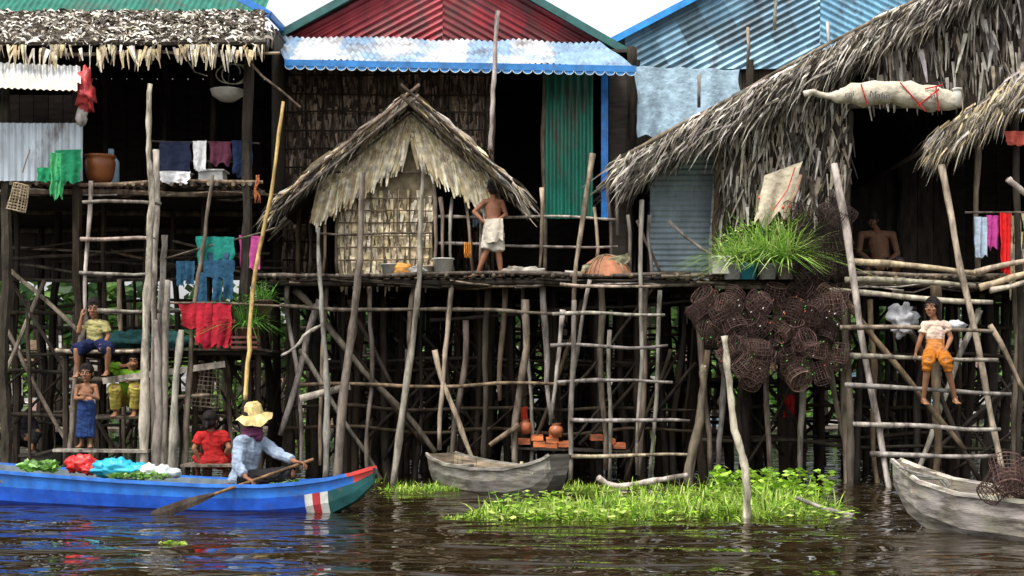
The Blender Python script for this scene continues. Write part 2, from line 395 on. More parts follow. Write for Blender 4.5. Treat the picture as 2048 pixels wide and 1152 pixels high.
# =========================================================== CENTRE HOUSE
B=empty('stilt_house')
zb=Z(552,-.4); yb=2.0
mb=MB()
deck(mb,X(515,-.4),X(1365,-.4),-.4,2.1,zb,DARK,.13)
deck(mb,X(560,2.1),X(1290,2.1),2.1,6.2,zb,DARK,.3)
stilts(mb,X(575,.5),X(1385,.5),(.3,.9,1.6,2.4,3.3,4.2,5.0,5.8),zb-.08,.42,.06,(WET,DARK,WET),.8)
for p in ((575,560,600,940),(655,560,640,930),(835,560,818,700),(818,700,785,960),(905,560,880,900),(975,560,968,930),(1010,570,1000,800),(1085,570,1105,840),(1290,560,1275,950),(1395,570,1420,940),(590,580,870,905),(1320,560,1120,800),(700,600,790,780),(640,600,560,870),(1040,850,980,890),(740,570,735,960),(930,640,900,960),(1050,600,1030,940),(1165,600,1060,900),(870,700,960,960),(1200,560,1210,940),(600,700,760,960),(1340,700,1250,960),(1045,560,1060,960)):
    PP(mb,p[0],p[1],p[2],p[3],-.25+U(-.1,.3),None,.045*U(.6,1.3),random.choice([MID,DARK,MID,GREY,DARK]),.05)
PP(mb,600,770,1130,768,-.3,None,.03,MID); PP(mb,560,610,1120,628,-.3,None,.03,MID)
PP(mb,860,640,1400,600,.2,None,.03,DARK)
beam(mb,W(600,797,-.5),W(700,772,-.5),.03,.09,PALE)
for px in (552,1262):
    pole(mb,W(px,95,yb-.05),V((X(px,yb),yb,-1)),.07,.07,DARK)
for px in (985,1090,780): PP(mb,px,130,px,552,yb-.06,None,.045,MID)
for px in range(575,985,36): PP(mb,px,140,px+U(-4,4),545,yb-.13,None,.012,DARK,.019)
for py in range(150,545,37): PP(mb,565,py,982,py+U(-3,3),yb-.15,None,.013,DARK,.019)
for p in ((870,433,1235,440),(870,487,1235,492),(1130,543,1360,548)): PP(mb,*p,0.1,None,.025,GREY)
for p in ((1083,375,1078,545),(1188,415,1190,545),(1218,350,1222,545),(1237,340,1235,470),(905,395,908,545),(930,400,945,545),(1255,430,1262,545),(1282,400,1284,560),(1300,430,1305,560),(1275,440,1320,545)): PP(mb,*p,.1,None,.028,random.choice([GREY,MID]))
mb.obj('timber_frame',M_wood,B,True)
mb=MB()
slab(mb,W(565,552,yb),W(985,552,yb),W(985,130,yb),W(565,130,yb),.04,(.06,.045,.035))
thatch(mb,W(565,560,yb-.02),W(985,560,yb-.02),W(985,135,yb-.02),W(565,135,yb-.02),19,34,.2,.05,TB,.05,.08,out=FR,droop=0)
mb.obj('leaf_wall',M_thatch,B)
mb=MB()
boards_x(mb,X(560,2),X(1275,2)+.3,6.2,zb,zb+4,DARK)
for x in (X(556,2),X(1270,2)): boards_y(mb,yb+.05,6.2,x,zb,Z(95,2),DARK)
aabb(mb,X(560,2),X(1275,2),yb+.1,6.2,Z(95,2)-.05,Z(95,2),DARK)
slab(mb,W(1218,550,yb),W(1270,550,yb),W(1270,130,yb),W(1218,130,yb),.03,DARK)
mb.obj('board_wall',M_bpaint,B)
mb=MB()
corr(mb,W(1090,437,yb-.1),W(1186,437,yb-.1)-W(1090,437,yb-.1),W(1090,140,yb-.1)-W(1090,437,yb-.1),(.01,.17,.11),.11,.022)
a0=W(570,122,.9);a1=W(1272,135,.9);b0=W(545,72,2.2);b1=W(1195,92,2.2)
def awc(p):
    i=math.floor(p.x/.62); q=noise.noise(V((i*3.7,1,2)))+.6*noise.noise(V((p.x*2,p.y*1.5,0)))
    return (.54,.56,.58) if q>.02 else ((.38,.45,.52) if q>-.2 else (.24,.36,.50))
corr(mb,a0,a1-a0,b0-a0,(.55,.62,.68),.085,.014,8,colf=awc,dent=.04)
gl=W(548,85,2.4);gr=W(1232,100,2.4);pk=W(885,-95,2.4); c0=V((pk.x,2.4,gl.z))
RED=(.25,.024,.032)
ul=(pk-gl); nl=V((-ul.z,0,ul.x)).normalized()
def redc(p):
    q=noise.noise(V((p.x*.8,1,p.z*5)))
    return vary(RED if q>-.15 else (.16,.03,.035),.12)
corr(mb,gl-nl*2.4-ul.normalized()*1.5,nl*2.4,ul*1.6,RED,.095,.018,10,planes=[(c0,V((1,0,0))),(gl,V((0,0,-1)))],colf=redc)
ur=(pk-gr); nr=V((ur.z,0,-ur.x)).normalized()
corr(mb,gr-nr*2.4-ur.normalized()*1.5,nr*2.4,ur*1.6,RED,.095,.018,10,planes=[(c0,V((-1,0,0))),(gl,V((0,0,-1)))],colf=redc)
GR=(.03,.12,.10)
back=V((0,4.2,0))
corr(mb,gl+V((-.12,-.15,-.05)),back,ul*1.05,GR,.1,.015); corr(mb,gr+V((.12,-.15,-.05)),back,ur*1.05,GR,.1,.015)
mb.obj('corrugated_sheets',M_metal,B,True)
mb=MB()
beam(mb,gl+V((-.2,-.2,-.1)),pk+V((0,-.2,.05)),.03,.11,(.02,.10,.09)); beam(mb,gr+V((.2,-.2,-.1)),pk+V((0,-.2,.05)),.03,.11,(.02,.10,.09))
BL=(.02,.17,.45)
beam(mb,a0+V((0,-.03,-.03)),a1+V((0,-.03,-.03)),.025,.09,BL)
n=34
for i in range(n):
    p=a0.lerp(a1,(i+.5)/n)+V((0,-.035,-.075)); r=.064; vs=[p]+[p+V((math.cos(math.pi+k*math.pi/8)*r,0,math.sin(math.pi+k*math.pi/8)*r*.8)) for k in range(9)]
    mb.add(vs,[(0,k,k+1) for k in range(1,9)],BL)
    tube(mb,[v+V((0,-.008,0)) for v in vs[1:]],.006,(.5,.6,.65),4)
beam(mb,W(1209,140,yb-.15),W(1209,437,yb-.15),.1,.1,(.02,.20,.62))
mb.obj('painted_trim',M_paint,B)
singlepole([(995,22),(990,120),(984,220),(980,300)],.7,.028,.035,PALE)
# =========================================================== SMALL HUT
Hh=empty('thatched_hut')
yh=.1
mb=MB()
slab(mb,W(675,552,yh),W(865,552,yh),W(865,300,yh),W(675,300,yh),.03,(.2,.16,.1))
thatch(mb,W(675,562,yh-.01),W(865,562,yh-.01),W(865,380,yh-.01),W(675,380,yh-.01),9,30,.22,.06,[(.56,.46,.28),(.64,.55,.38),(.42,.33,.19),(.5,.44,.33)],.03,.06,out=FR,droop=0,twist=.35)
mb.add([W(655,345,yh-.02),W(985,345,yh-.02),W(822,205,yh-.02)],[(0,1,2)],(.22,.17,.1))
for ee,ang in ((W(640,368,-.0),-.10),(W(985,362,-.0),.12)):
    for r in range(5):
        k=r/5
        a=ee+V((0,0,-.02*r)); top=W(822,222+r*6,-.0)
        for i in range(110):
            t=R(); p=top.lerp(a,t)+V((0,-.02-.015*r,-.26*k*(1.0-.45*abs(t-.2))))
            l=U(.26,.48); dx=ang*2.2*U(.5,1.6)
            d=V((dx,U(-.12,.02),-1)).normalized(); s=V((1,U(-.5,.5),0)).normalized(); ww=U(.02,.038)
            vs=[]
            for q in range(3):
                tt=q/2; pt=p+d*l*tt; wk=ww*(1-.7*tt**2); vs+=[pt-s*wk,pt+s*wk]
            mb.add(vs,[(0,1,3,2),(2,3,5,4)],vary(random.choice(TT[:3]+[(.66,.6,.48)]),.3))
mb.obj('leaf_wall',M_thatch,Hh)
mb=MB(); bk=V((0,2.1,0))
rp=W(822,192,-.3); lE=W(545,412,-.3); rE=W(1032,378,-.3)
for E,o in ((lE,V((-1,0,1))),(rE,V((1,0,1)))):
    slab(mb,E,E+bk,rp+bk,rp,.05,(.1,.08,.06))
    thatch(mb,E,E+bk,rp+bk,rp,9,26,.45,.06,TG+TT[:1],.08,.25,out=o,droop=.15,twist=1)
    for i in range(680):
        t=R()**.75; p=rp.lerp(E,t)+V((0,U(-.12,.12),U(-.11,.06)))
        d=(E-rp).normalized()+V((U(-.25,.25),U(-.25,.1),U(-.6,.22)));d.normalize(); l=U(.12,.40); s=V((0,1,0)).lerp(V((0,0,1)),R()).normalized()
        ww=U(.010,.026); mb.add([p-s*ww,p+s*ww,p+d*l*.6+s*ww*.8,p+d*l*.6-s*ww*.8,p+d*l+V((0,0,-.07))],[(0,1,2,3),(3,2,4)],vary(random.choice(TG+TT[:2]),.35))
mb.obj('thatched_roof',M_thatch,Hh)
mb=MB()
for o in (0,.07):
    pole(mb,rp+V((.12,-.16,.12-o*2)),lE+V((.1,-.16,.06-o*2)),.022,None,MID,.02); pole(mb,rp+V((-.12,-.16,.12-o*2)),rE+V((-.05,-.16,.06-o*2)),.022,None,DARK,.02)
for px,t in ((675,350),(865,330),(645,360),(880,395),(960,380),(770,330)): PP(mb,px,t,px,552,yh-.05 if px<900 else .1,None,.03,MID)
for px in range(690,865,26): PP(mb,px,375,px,545,yh-.07,None,.009,MID,.012)
for py in range(395,545,25): PP(mb,675,py,865,py+U(-3,3),yh-.09,None,.010,MID,.012)
PP(mb,640,466,865,466,-.05,None,.018,MID); PP(mb,605,345,1000,345,-.02,None,.02,MID)
PP(mb,690,330,822,225,-.12,None,.014,MID,.01); PP(mb,950,340,822,225,-.12,None,.014,MID,.01)
for px in (600,622,640,655): PP(mb,px,395,px+U(-8,8),550,.7+U(0,.8),None,.04,MID)
for i in range(12):
    pole(mb,V((X(640,.1),.2+i*.13,Z(380,.1))),V((X(640,.1),.2+i*.13,zb)),.035,None,DARK)
for i in range(30): pole(mb,V((X(640,1.75)+i*.075,1.75,Z(300,1.75))),V((X(640,1.75)+i*.075,1.75,zb)),.04,None,DARK)
mb.obj('timber_frame',M_wood,Hh,True)
singlepole([(725,345),(722,470),(712,600),(690,760),(672,975)],-.55,.035,.062,MID)
singlepole([(636,455),(640,560),(650,700),(655,800),(650,960)],-.6,.022,.045,GREY)
singlepole([(848,330),(840,450),(838,560),(822,700),(786,975)],-.5,.02,.05,GREY)
singlepole([(562,712),(590,695),(612,668),(645,650)],-.6,.015,.025,PALE,'driftwood_branch')
LB=empty('wooden_ladder'); mb=MB()
PP(mb,1185,308,1148,600,-.6,-.7,.04,PALE); PP(mb,1148,600,1140,960,-.7,None,.042,GREY)
for p in ((1285,400,1275,950),(1320,580,1300,960),(1125,620,1100,850),(1220,660,1218,960),(1180,560,1140,820)): PP(mb,*p,-.6,None,.033,GREY)
mb.obj('rails',M_wood,LB,True); mb=MB()
for p in ((1120,568,1325,572),(1105,628,1330,630),(1100,692,1335,690),(1115,765,1345,765),(1140,840,1380,842),(1140,912,1375,910)): PP(mb,*p,-.72,None,.028,GREY,.035)
mb.obj('rungs',M_wood,LB,True)
# =========================================================== RIGHT HOUSE
C=empty('stilt_house')
yc=.0; zc=Z(560,yc)
rA=W(1252,322,-.55); rB=W(2150,-162,-.55); bk=V((0,5.0,0))
def rakez(x): return rA.z+(rB.z-rA.z)*(x-rA.x)/(rB.x-rA.x)-.25
mb=MB()
deck(mb,X(1330,yc),X(2300,yc),-.4,4.5,zc,MID,.12)
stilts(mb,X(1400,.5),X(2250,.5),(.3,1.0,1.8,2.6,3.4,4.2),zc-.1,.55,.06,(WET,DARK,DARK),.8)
for p in ((1495,570,1480,900),(1545,640,1540,960),(1605,760,1600,960),(1640,590,1700,1000),(1700,200,1685,560),(1950,240,1955,560),(1440,250,1425,560),(1415,700,1380,980),(1560,600,1700,640),(1740,600,1760,1000),(1800,620,1960,960),(1960,620,1830,960),(1450,700,1440,960)):
    PP(mb,*p,-.2,None,.048,random.choice([DARK,MID,GREY]),.05)
for px in (1690,1870,2030): PP(mb,px,560,px+5,1010,-.5,None,.065,MID,.05)
PP(mb,2030,240,2040,960,-.6,None,.05,DARK)
for p in ((1700,523,1960,547),(1690,560,1950,572),(1660,582,1985,604),(1980,580,2060,560),(1960,575,2060,545),(1950,545,2060,520)): PP(mb,*p,-.8,None,.045,PALE,.03)
PP(mb,1430,575,1680,570,-.5,None,.035,MID);PP(mb,1440,627,1560,632,-.5,None,.03,GREY)
for p in ((1335,440,1430,515),(1398,150,1398,215),(1495,55,1495,140),(1655,45,1655,130),(1550,60,1560,-60),(1710,0,1712,-50)): PP(mb,*p,-.3 if p[1]>300 else .3,None,.028,GREY)
PP(mb,1262,305,1900,-40,-.65,None,.03,MID)
mb.obj('timber_frame',M_wood,C,True)
mb=MB()
corr(mb,W(1300,560,.3),W(1300,300,.3)-W(1300,560,.3),W(1440,560,.3)-W(1300,560,.3),(.25,.31,.35),.075,.012)
mb.obj('iron_wall',M_metal,C,True)
mb=MB(); beam(mb,W(1425,520,.1),W(1440,280,.1),.12,.02,(.5,.5,.48),up=V((0,1,0)))
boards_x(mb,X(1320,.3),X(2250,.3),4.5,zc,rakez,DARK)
boards_y(mb,.4,4.5,X(1320,.3),zc,zc+1.3,DARK)
boards_y(mb,.4,4.5,X(2240,.3),zc,zc+3,DARK)
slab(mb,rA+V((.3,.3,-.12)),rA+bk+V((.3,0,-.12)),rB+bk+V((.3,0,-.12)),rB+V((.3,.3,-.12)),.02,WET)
mb.obj('board_wall',M_bpaint,C)
mb=MB()
slab(mb,rA,rA+bk,rB+bk,rB,.06,(.1,.08,.06))
thatch(mb,rA,rA+bk,rB+bk,rB,22,14,.5,.07,TG,.09,.25,out=V((-1,0,1)),droop=.15,twist=1)
rR=rB+V((2.6,0,-1.5)); slab(mb,rB,rB+bk,rR+bk,rR,.06,(.1,.08,.06)); thatch(mb,rR,rR+bk,rB+bk,rB,6,12,.6,.07,TG,.09,.25,out=V((1,0,1)),droop=.15,twist=1)
dr=(rA-rB).normalized()
for i in range(4300):
    t=R(); und=.09*noise.noise(V((t*16,0,5)))+.05*noise.noise(V((t*45,3,5)))
    p=rB.lerp(rA,t)+V((U(-.1,.1),U(-.25,.25),U(-.34,.06)+und))
    d=dr+V((U(-.1,.45),U(-.3,.1),U(-.85,.16))); d.normalize(); l=U(.14,.40)*(1.4 if R()<.06 else 1); s=V((0,1,0)).lerp(V((0,0,1)),R()).normalized(); ww=U(.009,.024)
    mb.add([p-s*ww,p+s*ww,p+d*l*.6+s*ww*.8,p+d*l*.6-s*ww*.8,p+d*l+V((0,0,-.08))],[(0,1,2,3),(3,2,4)],vary(random.choice(TG+[(.55,.50,.42),(.06,.05,.04)]),.35))
qA=W(1870,285,-.7); qB=W(2160,90,-.7)
slab(mb,qA,qA+bk,qB+bk,qB,.05,(.1,.08,.06))
dq=(qA-qB).normalized()
for i in range(1300):
    t=R(); p=qB.lerp(qA,t)+V((U(-.1,.1),U(-.35,.3),U(-.22,.12)))
    d=dq+V((U(-.1,.5),U(-.3,.1),U(-.8,.1))); d.normalize(); l=U(.16,.4); s=V((0,1,0)).lerp(V((0,0,1)),R()).normalized(); ww=U(.010,.022)
    mb.add([p-s*ww,p+s*ww,p+d*l*.6+s*ww*.8,p+d*l*.6-s*ww*.8,p+d*l+V((0,0,-.08))],[(0,1,2,3),(3,2,4)],vary(random.choice(TG+TT[:2]),.35))
mb.obj('thatched_roof',M_thatch,C)
mb=MB()
wl=[W(1440,440,-.15),W(1700,400,-.15),W(1700,130,-.15),W(1440,265,-.15)]
slab(mb,*[p+V((0,.06,0)) for p in wl],.03,(.07,.055,.04))
slab(mb,W(1440,560,-.02),W(1700,560,-.02),W(1700,390,-.02),W(1440,390,-.02),.03,(.05,.04,.03))
thatch(mb,wl[0],wl[1],wl[2],wl[3],11,36,.34,.048,TG+[(.44,.38,.29),(.06,.05,.04),(.05,.04,.03)],.14,.24,down=V((-.12,0,-1)).normalized(),out=FR,twist=1.3)
gb=[W(1700,215,-.35),W(2250,215,-.35),W(2250,-90,-.35),W(1830,0,-.35)]
slab(mb,*[p+V((0,.08,0)) for p in gb],.03,(.07,.055,.04))
thatch(mb,W(1700,180,-.35),W(2250,190,-.35),W(2250,-110,-.35),W(1850,-20,-.35),9,30,.40,.055,TG+[(.42,.40,.36),(.06,.05,.04),(.05,.04,.03)],.14,.16,down=V((.06,0,-1)).normalized(),out=FR,twist=1.3)
thatch(mb,W(2015,560,-.5),W(2120,560,-.5),W(2120,425,-.5),W(2015,425,-.5),4,30,.4,.05,TT[:2]+TG[:1],.05,.12,down=DN,out=FR)
mb.obj('leaf_wall',M_thatch,C)
# =========================================================== HOUSE BEHIND
D=empty('corrugated_house'); mb=MB()
gl=W(1235,80,3.2); pk=W(1640,-130,3.2); ul=pk-gl; nl=V((-ul.z,0,ul.x)).normalized(); BG=(.13,.24,.33)
c0=V((pk.x,3.2,gl.z))
def bc(p):
    n=noise.noise(V((p.x*1.1,3,p.z*2.6))); return (.08,.14,.18) if n<-.08 else ((.12,.24,.33) if n<.22 else (.20,.36,.47))
corr(mb,gl-nl*3.0-ul.normalized()*1.5,nl*3.0,ul*1.6,BG,.10,.018,14,planes=[(c0,V((1,0,0))),(W(0,138,3.2),V((0,0,-1))),(W(1250,100,3.2),V((-1,0,0)))],colf=bc)
gr=W(2050,80,3.2); ur=pk-gr; nr=V((ur.z,0,-ur.x)).normalized()
corr(mb,gr-nr*3.0-ur.normalized()*1.5,nr*3.0,ur*1.6,BG,.10,.018,14,planes=[(c0,V((-1,0,0))),(W(0,138,3.2),V((0,0,-1)))],colf=lambda p:(.2,.42,.58))
corr(mb,gl+V((-.1,-.15,0)),V((0,4,0)),ul,BG,.1,.015); corr(mb,gr+V((.1,-.15,0)),V((0,4,0)),ur,BG,.1,.015)
mb.obj('corrugated_sheets',M_metal,D,True)
mb=MB(); beam(mb,gl+V((-.1,-.2,-.06)),pk+V((0,-.2,0)),.03,.10,(.02,.25,.65)); beam(mb,gr+V((.1,-.2,-.06)),pk+V((0,-.2,0)),.03,.10,(.02,.22,.60)); mb.obj('fascia',M_paint,D)
mb=MB()
boards_x(mb,X(1262,3.3),X(1900,3.3),3.3,zb-.2,Z(130,3.3),DARK)
for px in (1270,1500,1800): pole(mb,W(px,120,3.2),V((X(px,3.2),3.2,-1)),.07,None,DARK)
mb.obj('board_wall',M_wood,D)
mb=MB(); cloth(mb,W(1275,132,1.3),W(1482,138,1.3),1.05,(.31,.42,.50),50,22,.055,.04,.06,3.3); mb.obj('tarpaulin',M_cloth,None,True)
# right ladder
LC=empty('wooden_ladder'); mb=MB()
PP(mb,1668,328,1790,1040,-.75,-1.3,.052,PALE); PP(mb,1882,330,2010,960,-.9,-1.2,.052,GREY)
PP(mb,1690,600,1930,900,-.8,None,.045,MID); PP(mb,1980,650,2060,800,-.9,None,.04,GREY); PP(mb,1700,1000,1690,600,-.85,None,.055,MID)
mb.obj('rails',M_wood,LC,True); mb=MB()
for p in ((1680,655,1985,662),(1700,712,1995,720),(1690,770,2022,788),(1705,848,2000,858),(1740,908,1990,912),(1722,988,1890,992)): PP(mb,*p,-1.25,None,.036,GREY,.025)
mb.obj('rungs',M_wood,LC,True)
singlepole([(1450,672),(1458,760),(1470,860),(1492,940),(1492,1045),(1490,1080)],-5.1,.028,.045,PALE)
singlepole([(1408,730),(1400,840),(1378,930),(1380,985)],-.9,.045,.065,MID)
singlepole([(1195,955),(1230,972),(1290,965),(1375,950)],-1.2,.04,.035,PALE,'driftwood_log')
singlepole([(1590,995),(1650,1018),(1700,1030),(1770,1050)],-4.8,.02,.03,GREY,'driftwood_log')
singlepole([(2015,358),(2060,395)],-1,.04,.04,PALE)
# distant background
mb=MB()
G1=[(.10,.22,.03),(.05,.13,.02),(.20,.36,.06),(.03,.08,.015)]
for i in range(70):
    leaves(mb,(U(-13,13),U(13,18),U(.1,1.9)),U(.5,1.2),.6,U(.3,.8),120,.11,G1)
mb.obj('riverbank_foliage',M_leaf)
mb=MB()
for i in range(60):
    x=-20+40*i/60+U(-.5,.5); leaves(mb,(x,U(20,24),U(1.5,3.4)),U(1.4,2.2),1.2,U(1.2,2.0),260,.3,[(.04,.09,.02),(.02,.05,.012),(.08,.16,.03)])
for i in range(26):
    x=-19+38*i/26; pole(mb,V((x,22,-.5)),V((x+U(-.5,.5),22,3.5)),.15,.05,DARK,.2)
mb.obj('sky_blocking_trees',M_leaf)  # dark trees added to shut out the bright sky behind the stilts
mb=MB(); aabb(mb,-40,40,18.5,60,-.3,.15,(.06,.07,.03)); mb.obj('riverbank',M_bpaint)
FH=empty('stilt_house'); mb=MB()
for i in range(70):
    x=U(-11,11);z=U(.3,2.1);ww=U(.15,.7);hh=U(.1,.4)
    aabb(mb,x,x+ww,10.5+i*.02,10.515+i*.02,z,z+hh,random.choice([(.6,.58,.54),(.4,.34,.3),(.5,.3,.26),(.25,.42,.5),(.3,.2,.12),(.65,.65,.65),(.1,.08,.06)]))
mb.obj('patched_wall',M_bpaint,FH); mb=MB()
stilts(mb,-11,11,(8.5,9.8,12.2),2.9,.6,.06,(WET,DARK,DARK),.6); aabb(mb,-11,11,10.3,12.8,.28,.34,MID)
mb.obj('timber_frame',M_wood,FH)

# =========================================================== water plants
mb=MB(); GP=[(.28,.48,.03),(.38,.58,.07),(.15,.30,.02),(.52,.60,.16),(.08,.16,.015),(.34,.44,.10)]
def patch(cx,cy,rx,ry,n,L,thr=-.2):
    for i in range(n):
        a=U(0,6.28); r=math.sqrt(R()); x=cx+rx*r*math.cos(a); y=cy+ry*r*math.sin(a)
        if noise.noise(V((x*1.6,y*1.6,3)))<thr and R()<.8: continue
        k=1+.6*noise.noise(V((x*2.3,y*2.3,9)))
        blades(mb,(x,y,-.01),random.randint(4,8),L*U(.5,1.4)*k,.018,GP,.07,1.4)
patch(X(1190,-4.5),-4.5,1.25,.85,620,.16); patch(X(1420,-4.1),-4.2,1.25,.95,640,.19); patch(X(1570,-3.6),-3.6,.65,.75,230,.19)
patch(X(1010,-4.9),-4.9,.5,.3,80,.09,-.4); patch(X(925,-4.9),-5.0,.25,.12,18,.05,-1)
patch(X(1480,-2),-2.2,.9,.5,200,.18)
for i in range(1500):
    x=U(X(980,-4.5),X(1650,-4)); y=U(-5.6,-3.0); s=U(.02,.05); a=U(0,6.3); z=U(.02,.12)
    u=V((math.cos(a),math.sin(a),U(-.2,.4)))*s; v=V((-math.sin(a),math.cos(a),U(-.2,.2)))*s
    if noise.noise(V((x*1.6,y*1.6,3)))<-.12: continue
    p=V((x,y,z)); mb.add([p-u,p-v,p+u,p+v],[(0,1,2,3)],vary(random.choice(GP),.35))
mb.obj('water_hyacinth',M_leaf)
mb=MB()
patch(X(840,-1.5),-1.6,.5,.35,120,.14,-1); patch(X(1160,-1.5),-1.8,.4,.35,90,.12,-1); patch(X(720,0),-.2,.3,.3,30,.12,-1); patch(X(1250,-1),-1.2,.9,.25,90,.1,-1); mb.obj('water_hyacinth',M_leaf)
mb=MB()
for i in range(46):
    x=U(X(1430,-2.5),X(1640,-2.5)); leaves(mb,(x,U(-2.9,-2.2),U(.05,.3)),.12,.1,.08,14,.045,GP[:3])
mb.obj('creeping_plant',M_leaf)
mb=MB(); leaves(mb,(X(350,-7.3),-7.35,.014),.13,.1,.008,46,.03,GP); mb.obj('floating_weed',M_leaf)

# =========================================================== boats
def hull(name,Aa,Bb,st,colf,inner,M,th=.025,parent=None):
    ax=(Bb-Aa); sd=V((ax.y,-ax.x,0)).normalized()
    mb=MB()
    def sec(hw,zs,zk,ins,c):
        k=hw-ins; f=max(.0,hw*.62-ins)
        zk2=zk+ (ins*1.2 if ins else 0)
        return [c+sd*k+V((0,0,zs)),c+sd*(k*.97)+V((0,0,zk2+(zs-zk2)*.66)),c+sd*(k*.88)+V((0,0,zk2+(zs-zk2)*.33)),c+sd*f+V((0,0,zk2)),c-sd*f+V((0,0,zk2)),c-sd*(k*.88)+V((0,0,zk2+(zs-zk2)*.33)),c-sd*(k*.97)+V((0,0,zk2+(zs-zk2)*.66)),c-sd*k+V((0,0,zs))]
    S=[]
    for i in range(len(st)-1):
        for j in range(4):
            t=j/4; S.append([st[i][q]*(1-t)+st[i+1][q]*t for q in range(4)])
    S.append(list(st[-1]))
    outs=[sec(s[1],s[2],s[3],0,Aa+ax*s[0]) for s in S]
    ins=[sec(s[1],s[2]-.0,s[3],min(th,s[1]*.5),Aa+ax*s[0]) for s in S]
    n=len(S)
    for i in range(n-1):
        for q in range(7):
            mb.add([outs[i][q],outs[i+1][q],outs[i+1][q+1],outs[i][q+1]],[(0,1,2,3)],colf(S[i][0],q))
            mb.add([ins[i][q],ins[i][q+1],ins[i+1][q+1],ins[i+1][q]],[(0,1,2,3)],vary(inner,.1))
        for q in (0,7): mb.add([outs[i][q],ins[i][q],ins[i+1][q],outs[i+1][q]],[(0,1,2,3)],colf(S[i][0],-1))
    for e,i in ((0,0),(1,n-1)):
        mb.add(outs[i],[tuple(range(8))],colf(S[i][0],3)); mb.add([p+ax.normalized()*(.03 if e==0 else -.03) for p in outs[i]],[tuple(range(8))[::-1]],inner)
    for q in (0,7):
        sgn=1 if q==0 else -1
        for i in range(n-1): beam(mb,outs[i][q]+sd*sgn*.012,outs[i+1][q]+sd*sgn*.012,.03,.035,colf(S[i][0],-2))
    if th>.03:
        for i in range(2,n-2,2):
            tube(mb,[p+V((0,0,.005)) for p in ins[i]],.014,vary(inner,.2),5)
    return mb.obj(name,M,parent)
BT=empty('rowing_boat')
A0=V((-7.2,-2.6,0)); B0=V((-1.40,-4.55,0))
def bcol(t,q):
    if q<0: return (.03,.16,.55) if t<.955 else (.55,.05,.04)
    if t>.965 and q in(0,6): return (.50,.05,.04)
    if q in (0,6): return (.02,.14,.50)
    if t>.925: return (.015,.09,.09)
    if t>.912: return (.6,.6,.55)
    if t>.900: return (.42,.04,.05)
    if t>.888: return (.6,.6,.55)
    if q==1: return (.015,.09,.50)
    return (.012,.05,.36)
st=[(0,.25,.44,-.08),(.15,.34,.40,-.1),(.35,.4,.34,-.12),(.55,.42,.29,-.12),(.72,.40,.265,-.12),(.82,.36,.27,-.1),(.88,.29,.30,-.07),(.93,.2,.345,-.01),(.97,.11,.40,.12),(1,.03,.46,.30)]
hull('hull',A0,B0,st,bcol,(.16,.20,.22),M_paint,parent=BT)
mb=MB(); ax=B0-A0; sdv=V((ax.y,-ax.x,0)).normalized()
for t in (.3,.5,.735):
    c=A0+ax*t; beam(mb,c+sdv*.38+V((0,0,.25)),c-sdv*.38+V((0,0,.25)),.22,.025,MID)
c=A0+ax*.9; c2=A0+ax*.985
mb.add([c+sdv*.2+V((0,0,.30)),c-sdv*.2+V((0,0,.30)),c2-sdv*.06+V((0,0,.40)),c2+sdv*.06+V((0,0,.40))],[(0,1,2,3)],(.5,.3,.24))
mb.obj('thwarts',M_wood,BT)
mb=MB()
def inb(t,o,z): return A0+ax*t+sdv*o+V((0,0,z))
VP=empty('market_produce')
for t,o,z,r,c in ((.405,.0,.42,.11,(.6,.02,.02)),(.43,.05,.43,.12,(.65,.03,.03)),(.445,.1,.38,.08,(.6,.03,.03))): lump(mb,inb(t,o-.1,z),r,r*.9,r*.8,c,.28,6,26,18)
for t,o,z,r,c in ((.48,0,.38,.14,(.02,.33,.48)),(.51,.05,.39,.15,(.03,.40,.56)),(.54,0,.37,.12,(.02,.36,.5))): lump(mb,inb(t,o-.05,z),r*1.3,r,r*.7,c,.28,7,26,18)
for t,o,z,r,c in ((.575,.05,.38,.08,(.6,.63,.62)),(.60,.02,.37,.08,(.6,.66,.64)),(.625,.05,.36,.06,(.5,.58,.6))): lump(mb,inb(t,o,z),r*1.2,r,r*.9,c,.25,7,22,16)
mb.obj('plastic_bags',M_plast,VP,True)
mb=MB()
for t in (.32,.345,.36): leaves(mb,inb(t,.0,.40),.13,.13,.06,50,.06,[(.12,.3,.04),(.2,.42,.08),(.3,.5,.2)])
leaves(mb,inb(.84,.05,.28),.15,.12,.05,40,.05,[(.12,.3,.04),(.4,.5,.3)])
for t in (.54,.57,.60): leaves(mb,inb(t,.22,.34),.16,.08,.04,50,.035,[(.12,.3,.04),(.3,.45,.15)])
mb.obj('greens',M_leaf,VP)
WB=empty('wooden_boat')
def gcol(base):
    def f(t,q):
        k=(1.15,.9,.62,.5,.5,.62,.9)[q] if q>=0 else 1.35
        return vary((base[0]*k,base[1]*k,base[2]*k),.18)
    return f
A1=V((X(885,-.5),-.9,0)); B1=V((X(1122,-3),-2.55,0))
st=[(0,.22,.42,.12),(.06,.28,.38,-.02),(.25,.38,.32,-.1),(.5,.42,.29,-.12),(.75,.38,.31,-.1),(.9,.28,.38,-.02),(.97,.2,.44,.12),(1,.16,.49,.25)]
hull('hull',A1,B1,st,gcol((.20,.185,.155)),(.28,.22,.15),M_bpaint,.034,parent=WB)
mb=MB(); ax1=B1-A1; s1=V((ax1.y,-ax1.x,0)).normalized()
for t in (.12,.45,.88):
    c=A1+ax1*t; beam(mb,c+s1*.36*(1 if .2<t<.8 else .72)+V((0,0,.27)),c-s1*.36*(1 if .2<t<.8 else .72)+V((0,0,.27)),.16,.025,GREY)
for i in range(6): beam(mb,A1+ax1*.15+s1*(-.2+.08*i)+V((0,0,.05)),A1+ax1*.85+s1*(-.2+.08*i)+V((0,0,.05)),.07,.02,vary((.5,.40,.25),.2))
mb.obj('thwarts',M_wood,WB)
